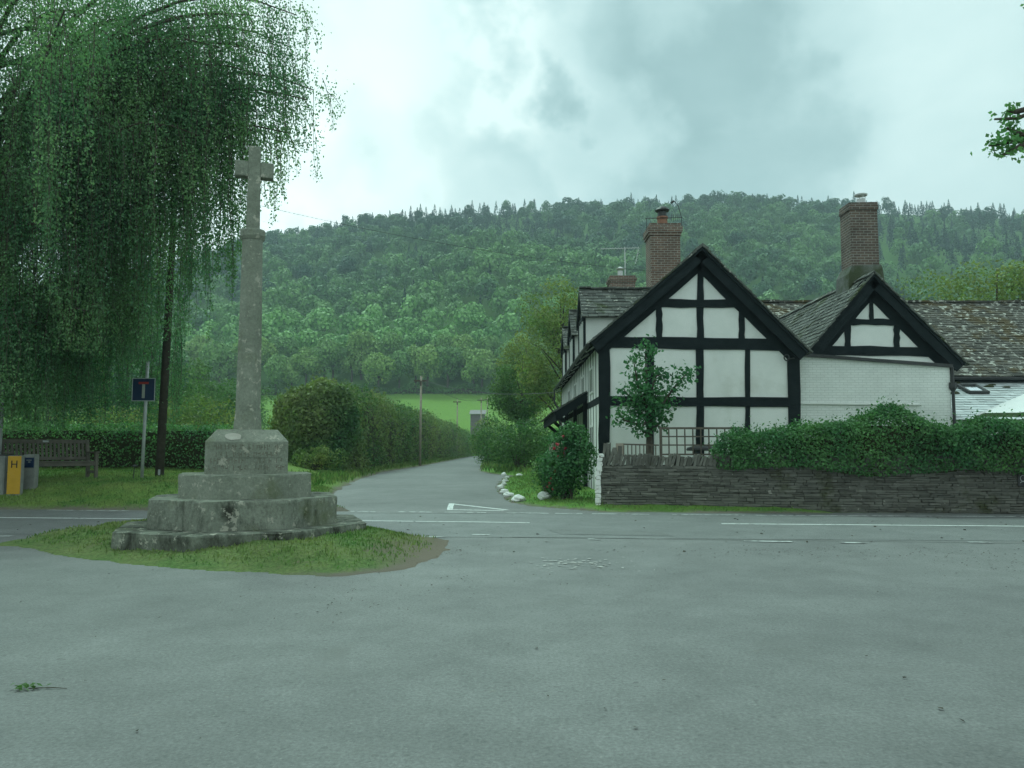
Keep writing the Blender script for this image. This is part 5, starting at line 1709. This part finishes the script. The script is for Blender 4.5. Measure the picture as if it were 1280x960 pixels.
bk = mb.build('back_rail', M['benchwood'], bench, local=True)
mb = MB(); mb.obox(Matrix.Translation((-.02, .295, .89)), .12, .006, .04); mb.build('nameplate', M['galv'], bk, local=True)

# ------------------------------------------------------------------ garden items behind the wall
Yt = 19.75
def tr_x(px): return at(px, 550, Yt).x
tre = thing('trellis', (tr_x(866), Yt, .2), 'square lattice wooden trellis panel behind the wall left of the hedge', 'trellis')
za_, zb_ = zpx(567, Yt), zpx(535, Yt)
mb = MB()
for px in (826, 926): mb.box(tr_x(px) - .03, tr_x(px) + .03, Yt - .03, Yt + .03, .1, zb_ + .03)
mb.box(tr_x(826) + .03, tr_x(926) - .03, Yt - .025, Yt + .025, zb_ - .03, zb_ + .02); mb.box(tr_x(826) + .03, tr_x(926) - .03, Yt - .025, Yt + .025, za_ - .04, za_ + .0)
mb.build('frame', M['wood'], tre)
mb = MB()
for i in range(1, 10): x = tr_x(826 + i * 10); mb.box(x - .016, x + .016, Yt - .02, Yt - .002, za_, zb_ - .03)
for i in (1, 2): z = za_ + (zb_ - za_) * i / 3; mb.box(tr_x(826) + .03, tr_x(926) - .03, Yt + .0, Yt + .018, z - .016, z + .016)
mb.build('lattice', M['wood'], tre)
rl = thing('low_railing', (tr_x(800), Yt + .05, .2), 'low wooden baluster railing behind the wall by the young tree', 'railing')
mb = MB(); mb.beam((tr_x(772), Yt + .05, zpx(555, Yt)), (tr_x(824), Yt + .05, zpx(556.5, Yt)), .035, .05, FR, 4, .003); mb.beam((tr_x(776), Yt + .05, zpx(570, Yt)), (tr_x(824), Yt + .05, zpx(570, Yt)), .035, .05, FR, 4, .003)
mb.build('rail', M['wood'], rl)
mb = MB()
for i in range(9): x = tr_x(780 + i * 5); mb.box(x - .011, x + .011, Yt + .035, Yt + .065, zpx(569, Yt), zpx(556.5, Yt))
mb.build('balusters', M['wood'], rl)
mb = MB(); mb.box(tr_x(770), tr_x(779), Yt - .02, Yt + .09, zpx(568, Yt), zpx(554, Yt)); mb.build('end_block', M['palewood'], rl)
tb = thing('garden_table', (tr_x(880), 20.5, .2), 'dark low round garden table seen through the trellis', 'table')
c = at(880, 562, 20.5)
mb = MB(); mb.lathe([(.02, .12), (.25, .10), (.42, .05), (.45, .0), (.43, -.03), (.02, -.03)], c, 20); mb.build('table_top', M['darkmetal'], tb)
mb = MB()
for a in range(4): mb.tube([(c.x + .33 * math.cos(a * 1.57 + .6), c.y + .33 * math.sin(a * 1.57 + .6), c.z - .02), (c.x + .38 * math.cos(a * 1.57 + .6), c.y + .38 * math.sin(a * 1.57 + .6), .0)], .025, 6)
mb.build('legs', M['darkmetal'], tb)

# parasol at the right edge
um = thing('parasol', (14.75, 21.0, 0), 'open white garden parasol at the right edge above the hedge', 'parasol')
uc = Vector((14.75, 21.0, 0)); Rr = 2.35; zrim = zpx(516, 21.0); zpk = zrim + .95
mb = MB(); n_ = 8; vs = []; fs = []
rows_ = 5
for j in range(rows_ + 1):
    t = j / rows_
    for k_ in range(n_ * 4):
        a = 2 * math.pi * k_ / (n_ * 4) + math.pi
        cor = abs((k_ % 4) / 4 - .5) * 2  # 1 on ribs
        rr2 = Rr * t * (.925 + .075 * cor ** 1.5)
        vs.append((uc.x + rr2 * math.cos(a), uc.y + rr2 * math.sin(a), zpk - (zpk - zrim) * (t ** 1.12) - .03 * (1 - cor) * t))
for j in range(rows_):
    for k_ in range(n_ * 4): fs.append((j * 32 + k_, (j + 1) * 32 + k_, (j + 1) * 32 + (k_ + 1) % 32, j * 32 + (k_ + 1) % 32))
mb.add(vs, fs)
cn = mb.build('canopy', M['canvas'], um)
so = cn.modifiers.new('thick', 'SOLIDIFY'); so.thickness = .012
mb = MB()
for k_ in range(8):
    a = 2 * math.pi * k_ / 8 + math.pi
    mb.tube([(uc.x + .05 * math.cos(a), uc.y + .05 * math.sin(a), zpk - .05), (uc.x + .5 * Rr * math.cos(a), uc.y + .5 * Rr * math.sin(a), zpk - (zpk - zrim) * .46 - .03), (uc.x + Rr * .99 * math.cos(a), uc.y + Rr * .99 * math.sin(a), zrim - .02)], .013, 5)
mb.build('ribs', M['wood'], um)
mb = MB(); mb.tube([(uc.x, uc.y, 0), (uc.x, uc.y, zpk + .12)], .03, 10); mb.build('pole', M['wood'], um)

# pale wooden board by the rose bush
gp = thing('garden_gate', (at(694, 570, 25.5).x, 25.5, .1), 'pale weathered board gate beside the red flowers', 'gate')
mb = MB()
for i in range(4):
    a0 = at(686.5 + i * 3.6, 577, 25.5); mb.box(a0.x, a0.x + .085, 25.5, 25.53, .1, zpx(553 + U(0, .8), 25.5))
mb.build('boards', M['palewood'], gp)
mb = MB()
for z in (.35, .95): mb.box(at(686.5, 577, 25.5).x, at(701, 577, 25.5).x, 25.531, 25.56, z, z + .08)
mb.box(at(701, 577, 25.5).x + .02, at(701, 577, 25.5).x + .12, 25.48, 25.58, 0, 1.75)
mb.build('rails', M['palewood'], gp)

# corrugated shed by the field
shx = at(597, 525, 150).x; shz = float(terrain(shx, 150))
sh = thing('corrugated_shed', (shx, 150, shz), 'small grey corrugated shed at the foot of the bright field', 'shed')
mb = MB(); n_ = 26
x0_, x1_ = at(588, 525, 150).x, at(606, 525, 150).x; zT = zpx(518, 150)
mb.box(x0_, x1_, 150, 153, shz - .5, zT)
for i in range(14): x = x0_ + (x1_ - x0_) * (i + .5) / 14; mb.box(x - .05, x + .05, 149.95, 150, shz - .5, zT - .01)
mb.build('wall', M['corr'], sh)
mb = MB(); mb.prism([(x0_ - .2, 149.7, zT + .01), (x0_ - .2, 153.3, zT + .9), (x0_ - .2, 153.3, zT + .98), (x0_ - .2, 149.7, zT + .09)], (x1_ - x0_ + .4, 0, 0)); mb.build('roof', M['corr'], sh)

# ------------------------------------------------------------------ whitewashed stones on the corner
stones = [(630, 593.2, 7, 7, 'small round whitewashed stone farthest up the lane edge'), (633.5, 596.5, 7, 4, 'small flat white stone second from the far end of the row'),
          (631.5, 600.3, 8, 5, 'white stone in the middle of the stacked looking group'), (630, 604.2, 7, 5, 'white stone just above the angular one on the lane edge'),
          (626, 607.6, 9, 6, 'angular white stone nearest the lane on the left of the row'), (630.5, 613, 11, 6, 'low cream stone in the middle of the curved row'),
          (635.5, 617.5, 13, 7, 'long tilted cream stone in the curved row'), (648, 622.8, 16, 8, 'long wedge shaped white stone at the near end of the curve'),
          (680, 623.6, 16, 9, 'greyish white block stone standing apart near the wall'), (649, 594.8, 9, 3.5, 'flat white stone alone on the grass behind the row')]
for i, (px, py, wpx, hpx, lb) in enumerate(stones):
    g = gr(px, py + 1.0, .10); Y = g.y
    zg = float(h_right(np.array([g.x]), np.array([Y]))[0])
    zg = max(zg, .0)
    w = wpx / 1000 * Y; hh_ = hpx / 1000 * Y * .92
    mb = MB(); mb.blob((g.x, Y, zg + hh_ * .36), (w * .52, w * .42, hh_ * .60), .42, 1.5, 14, 9, i + 3, U(-.5, .5))
    o = mb.build('painted_stone', M['whitestone'], None, origin=(g.x, Y, zg))
    tag(o, lb, 'painted stone', 'whitewashed stones edging the lane corner')

# ------------------------------------------------------------------ grass blades, litter, twig
def blades(hf, bx, n, hmin, hmax, r, cond=None):
    X = r.uniform(bx[0], bx[1], n); Y = r.uniform(bx[2], bx[3], n)
    Z = hf(X, Y); m_ = Z > .02
    if cond is not None: m_ &= cond(X, Y)
    m_ &= r.random(n) < np.clip((Z - .015) / .10, .12, 1)
    X, Y, Z = X[m_], Y[m_], Z[m_]; k_ = len(X)
    hgt = r.uniform(hmin, hmax, k_)
    A = np.stack([r.normal(size=k_) * .45, r.normal(size=k_) * .45, np.ones(k_)], 1)
    Nn = np.stack([r.normal(size=k_), r.normal(size=k_), np.zeros(k_)], 1)
    C = np.stack([X, Y, Z + hgt * .38], 1)
    return leaf_quads(C, Nn, hgt, hgt * .22 + .006, A, fold=False)


r = np.random.default_rng(55)
def out_slab(X, Y):
    dx, dy = np.abs(X - MC.x), np.abs(Y - MC.y)
    return np.hypot(X - MC.x, Y - MC.y) > 1.74
Q = [blades(h_island, (-9.6, -.6, 8.6, 15.3), 34000, .02, .065, r, out_slab),
     blades(h_left, (-17, -3, 18.0, 27.5), 46000, .03, .09, r),
     blades(h_left, (-9, -6.5, 27, 120), 12000, .08, .35, r, lambda X, Y: X > -8.6),
     blades(h_right, (-3, 6.8, 17.6, 40), 26000, .03, .10, r, lambda X, Y: (Y < 19.0 - .153 * (X - 2.12) - .1) | (X < 2.3)),
     blades(h_right, (-4.5, 1, 40, 110), 9000, .1, .5, r)]
# taller tufts at the wall foot and hedge foot
g = quads_obj('grass', np.concatenate(Q), M['grass'])
tag(g, 'short uneven grass on the verges and the memorial island', 'grass', kind='stuff')
n = 420
X = r.uniform(-12, 12, n); Y = 3.5 + r.random(n) ** .8 * 14
C = np.stack([X, Y, np.full(n, .014)], 1)
dn = np.stack([r.normal(size=n) * .18, r.normal(size=n) * .18, np.ones(n)], 1)
L = r.uniform(.012, .05, n) * (1 + (Y > 11) * .8)
Q1 = leaf_quads(C, dn, L, L * r.uniform(.3, .7, n))
# drifts of debris near the road mouth, at the right edge and beside the island tip
def drift(px, py, sx, sy, k_):
    g_ = gr(px, py); c = np.stack([g_.x + r.normal(size=k_) * sx, g_.y + r.normal(size=k_) * sy, np.full(k_, .014)], 1)
    l = r.uniform(.012, .04, k_)
    return leaf_quads(c, np.stack([r.normal(size=k_) * .18, r.normal(size=k_) * .18, np.ones(k_)], 1), l, l * .5)
Q2 = [drift(950, 690, .9, .35, 170), drift(1270, 705, .7, .8, 330), drift(430, 735, .8, .5, 60), drift(410, 760, .5, .3, 35), drift(560, 690, .5, .4, 120), drift(1150, 692, 1.5, .3, 120), drift(660, 725, 1.3, .6, 70)]
lt = quads_obj('leaf_litter', np.concatenate([Q1] + Q2), M['litter'])
tag(lt, 'scattered dead leaves and bits on the forecourt asphalt', 'leaf litter', kind='stuff')
g_ = gr(730, 706); n = 130
C = np.stack([g_.x + r.normal(size=n) * .30, g_.y + r.normal(size=n) * .22, np.full(n, .015)], 1)
C[:90, 1] += (C[:90, 0] - g_.x) * .5 * np.sign(r.normal(size=90))
l = r.uniform(.015, .09, n)
pg = quads_obj('pale_grit', leaf_quads(C, np.stack([r.normal(size=n) * .05, r.normal(size=n) * .05, np.ones(n)], 1), l, l * r.uniform(.25, .8, n), fold=False), M['scuff'])
tag(pg, 'scuff of pale chalky grit on the asphalt near the road', 'grit', kind='stuff')
# dropped twig lower left
g_ = gr(48, 863)
t = thing('fallen_sprig', (g_.x, g_.y, .005), 'small green leafy sprig lying on the asphalt at lower left', 'sprig')
mb = MB(); mb.tube([(g_.x - .06, g_.y, .012), (g_.x + .08, g_.y + .01, .014), (g_.x + .17, g_.y + .0, .012)], [.003, .003, .002], 5); mb.build('stem', M['bark'], t)
C = np.stack([g_.x - .06 + r.normal(size=26) * .05, g_.y + r.normal(size=26) * .03, r.uniform(.012, .035, 26)], 1)
quads_obj('leaves', leaf_quads(C, r.normal(size=(26, 3)) * .5 + np.array([0, 0, 1]), r.uniform(.03, .05, 26), r.uniform(.018, .03, 26)), M['green'], t)

# ------------------------------------------------------------------ haze
mb = MB(); mb.box(-890, 890, -58, 880, -1.2, 262)
m, nt, out = newmat('haze_air')
pv = N(nt, 'ShaderNodeVolumePrincipled')
pv.inputs['Color'].default_value = (.80, .92, 1.0, 1)
pv.inputs['Density'].default_value = .00046
pv.inputs['Density Attribute'].default_value = ''
pv.inputs['Anisotropy'].default_value = .1
nt.links.new(pv.outputs[0], out.inputs['Volume'])
hz = mb.build('haze', m)
tag(hz, 'pale summer haze filling the valley', 'haze', kind='stuff')

# ------------------------------------------------------------------ light
sun_dir = Vector((-.30, .62, 1.05)).normalized()   # towards the sun: ahead, a little left, high
sd = bpy.data.lights.new('sun', 'SUN'); so_ = bpy.data.objects.new('sun', sd); COL.objects.link(so_)
so_.rotation_euler = (-sun_dir).to_track_quat('-Z', 'Y').to_euler()
so_.location = (0, 0, 300)
sd.energy = 1.5; sd.angle = math.radians(10); sd.color = (1.0, .96, .88)

world = bpy.data.worlds.new('World'); scene.world = world
world.use_nodes = True
nt = world.node_tree; nt.nodes.clear()
out = nt.nodes.new('ShaderNodeOutputWorld'); bg = nt.nodes.new('ShaderNodeBackground')
sky = N(nt, 'ShaderNodeTexSky', sky_type='NISHITA'); sky.sun_disc = False
sky.sun_elevation = math.asin(sun_dir.z); sky.sun_rotation = math.atan2(sun_dir.x, sun_dir.y)
tc = N(nt, 'ShaderNodeTexCoord').outputs['Generated']
def ddot(px, py):
    d = (at(px, py, 100) - Vector((0, 0, H))).normalized()
    vm = N(nt, 'ShaderNodeVectorMath', operation='DOT_PRODUCT'); vm.inputs[1].default_value = d
    nt.links.new(wv, vm.inputs[0]); return vm.outputs['Value']
def mr(val, a, b, c, d, smooth=True):
    n = N(nt, 'ShaderNodeMapRange', interpolation_type='SMOOTHSTEP' if smooth else 'LINEAR')
    nt.links.new(val, n.inputs[0])
    for i, v in zip((1, 2, 3, 4), (a, b, c, d)): n.inputs[i].default_value = v
    return n.outputs[0]
# warp the direction with noise so that cloud edges break up
nz = N(nt, 'ShaderNodeTexNoise'); nz.inputs['Scale'].default_value = 3.8; nz.inputs['Detail'].default_value = 7; nz.inputs['Roughness'].default_value = .50
nt.links.new(tc, nz.inputs['Vector'])
sub = N(nt, 'ShaderNodeVectorMath', operation='SUBTRACT'); nt.links.new(nz.outputs['Color'], sub.inputs[0]); sub.inputs[1].default_value = (.5, .5, .5)
scl = N(nt, 'ShaderNodeVectorMath', operation='SCALE'); nt.links.new(sub.outputs[0], scl.inputs[0]); scl.inputs['Scale'].default_value = .14
add = N(nt, 'ShaderNodeVectorMath', operation='ADD'); nt.links.new(tc, add.inputs[0]); nt.links.new(scl.outputs[0], add.inputs[1])
wv = add.outputs[0]
mpg = N(nt, 'ShaderNodeMapping'); mpg.inputs['Scale'].default_value = (1.0, 1.0, 2.2); nt.links.new(wv, mpg.inputs['Vector'])
fb_ = noise(nt, mpg.outputs[0], 2.4, 8, .55)
base_l = ramp(nt, fb_, [(.28, .76), (.46, .86), (.68, .98)])
glow = mr(ddot(450, 122), .965, .9995, 0.0, .52)
glow2 = mr(ddot(640, 190), .985, .9995, 0.0, .22)
dark1 = mr(ddot(550, 200), .9895, .9990, 0.0, .40)
dark2 = mr(ddot(740, 60), .935, .9985, 0.0, .27)
dark4 = mr(ddot(470, 10), .975, .998, 0.0, .12)
dark3 = mr(ddot(840, 190), .986, .9985, 0.0, .12)
lum = math_n(nt, 'ADD', base_l, glow); lum = math_n(nt, 'ADD', lum, glow2)
for d_ in (dark1, dark2, dark3, dark4): lum = math_n(nt, 'SUBTRACT', lum, d_)
lum = math_n(nt, 'MAXIMUM', lum, .45)
ctint = ramp(nt, lum, [(.45, (.98, .95, 1.03)), (.75, (1.13, .985, 1.05)), (1.0, (1.25, 1.0, 1.04))])
cl = N(nt, 'ShaderNodeVectorMath', operation='SCALE'); nt.links.new(ctint, cl.inputs[0]); nt.links.new(math_n(nt, 'MULTIPLY', lum, 9.0), cl.inputs['Scale'])
fin = mix(nt, .93, sky.outputs[0], cl.outputs[0])
nt.links.new(fin, bg.inputs['Color']); bg.inputs['Strength'].default_value = .1
nt.links.new(bg.outputs[0], out.inputs['Surface'])

# ------------------------------------------------------------------ view and render settings
vs_ = scene.view_settings
scene.display_settings.display_device = 'sRGB'
vs_.view_transform = 'Standard'; vs_.look = 'None'; vs_.gamma = 1.0; vs_.use_curve_mapping = False
vs_.exposure = 0.27
try:
    vs_.use_white_balance = True
    vs_.white_balance_temperature = 5230
    vs_.white_balance_tint = -38
except Exception as e:
    print('no white balance', e)
scene.render.engine = 'CYCLES'
cy = scene.cycles
cy.max_bounces = 6; cy.diffuse_bounces = 3; cy.glossy_bounces = 2; cy.transmission_bounces = 4; cy.transparent_max_bounces = 4; cy.volume_bounces = 0
cy.use_adaptive_sampling = True; cy.adaptive_threshold = .02
cy.use_denoising = True
try: cy.denoiser = 'OPENIMAGEDENOISE'
except Exception: pass
cy.sample_clamp_indirect = 4.0
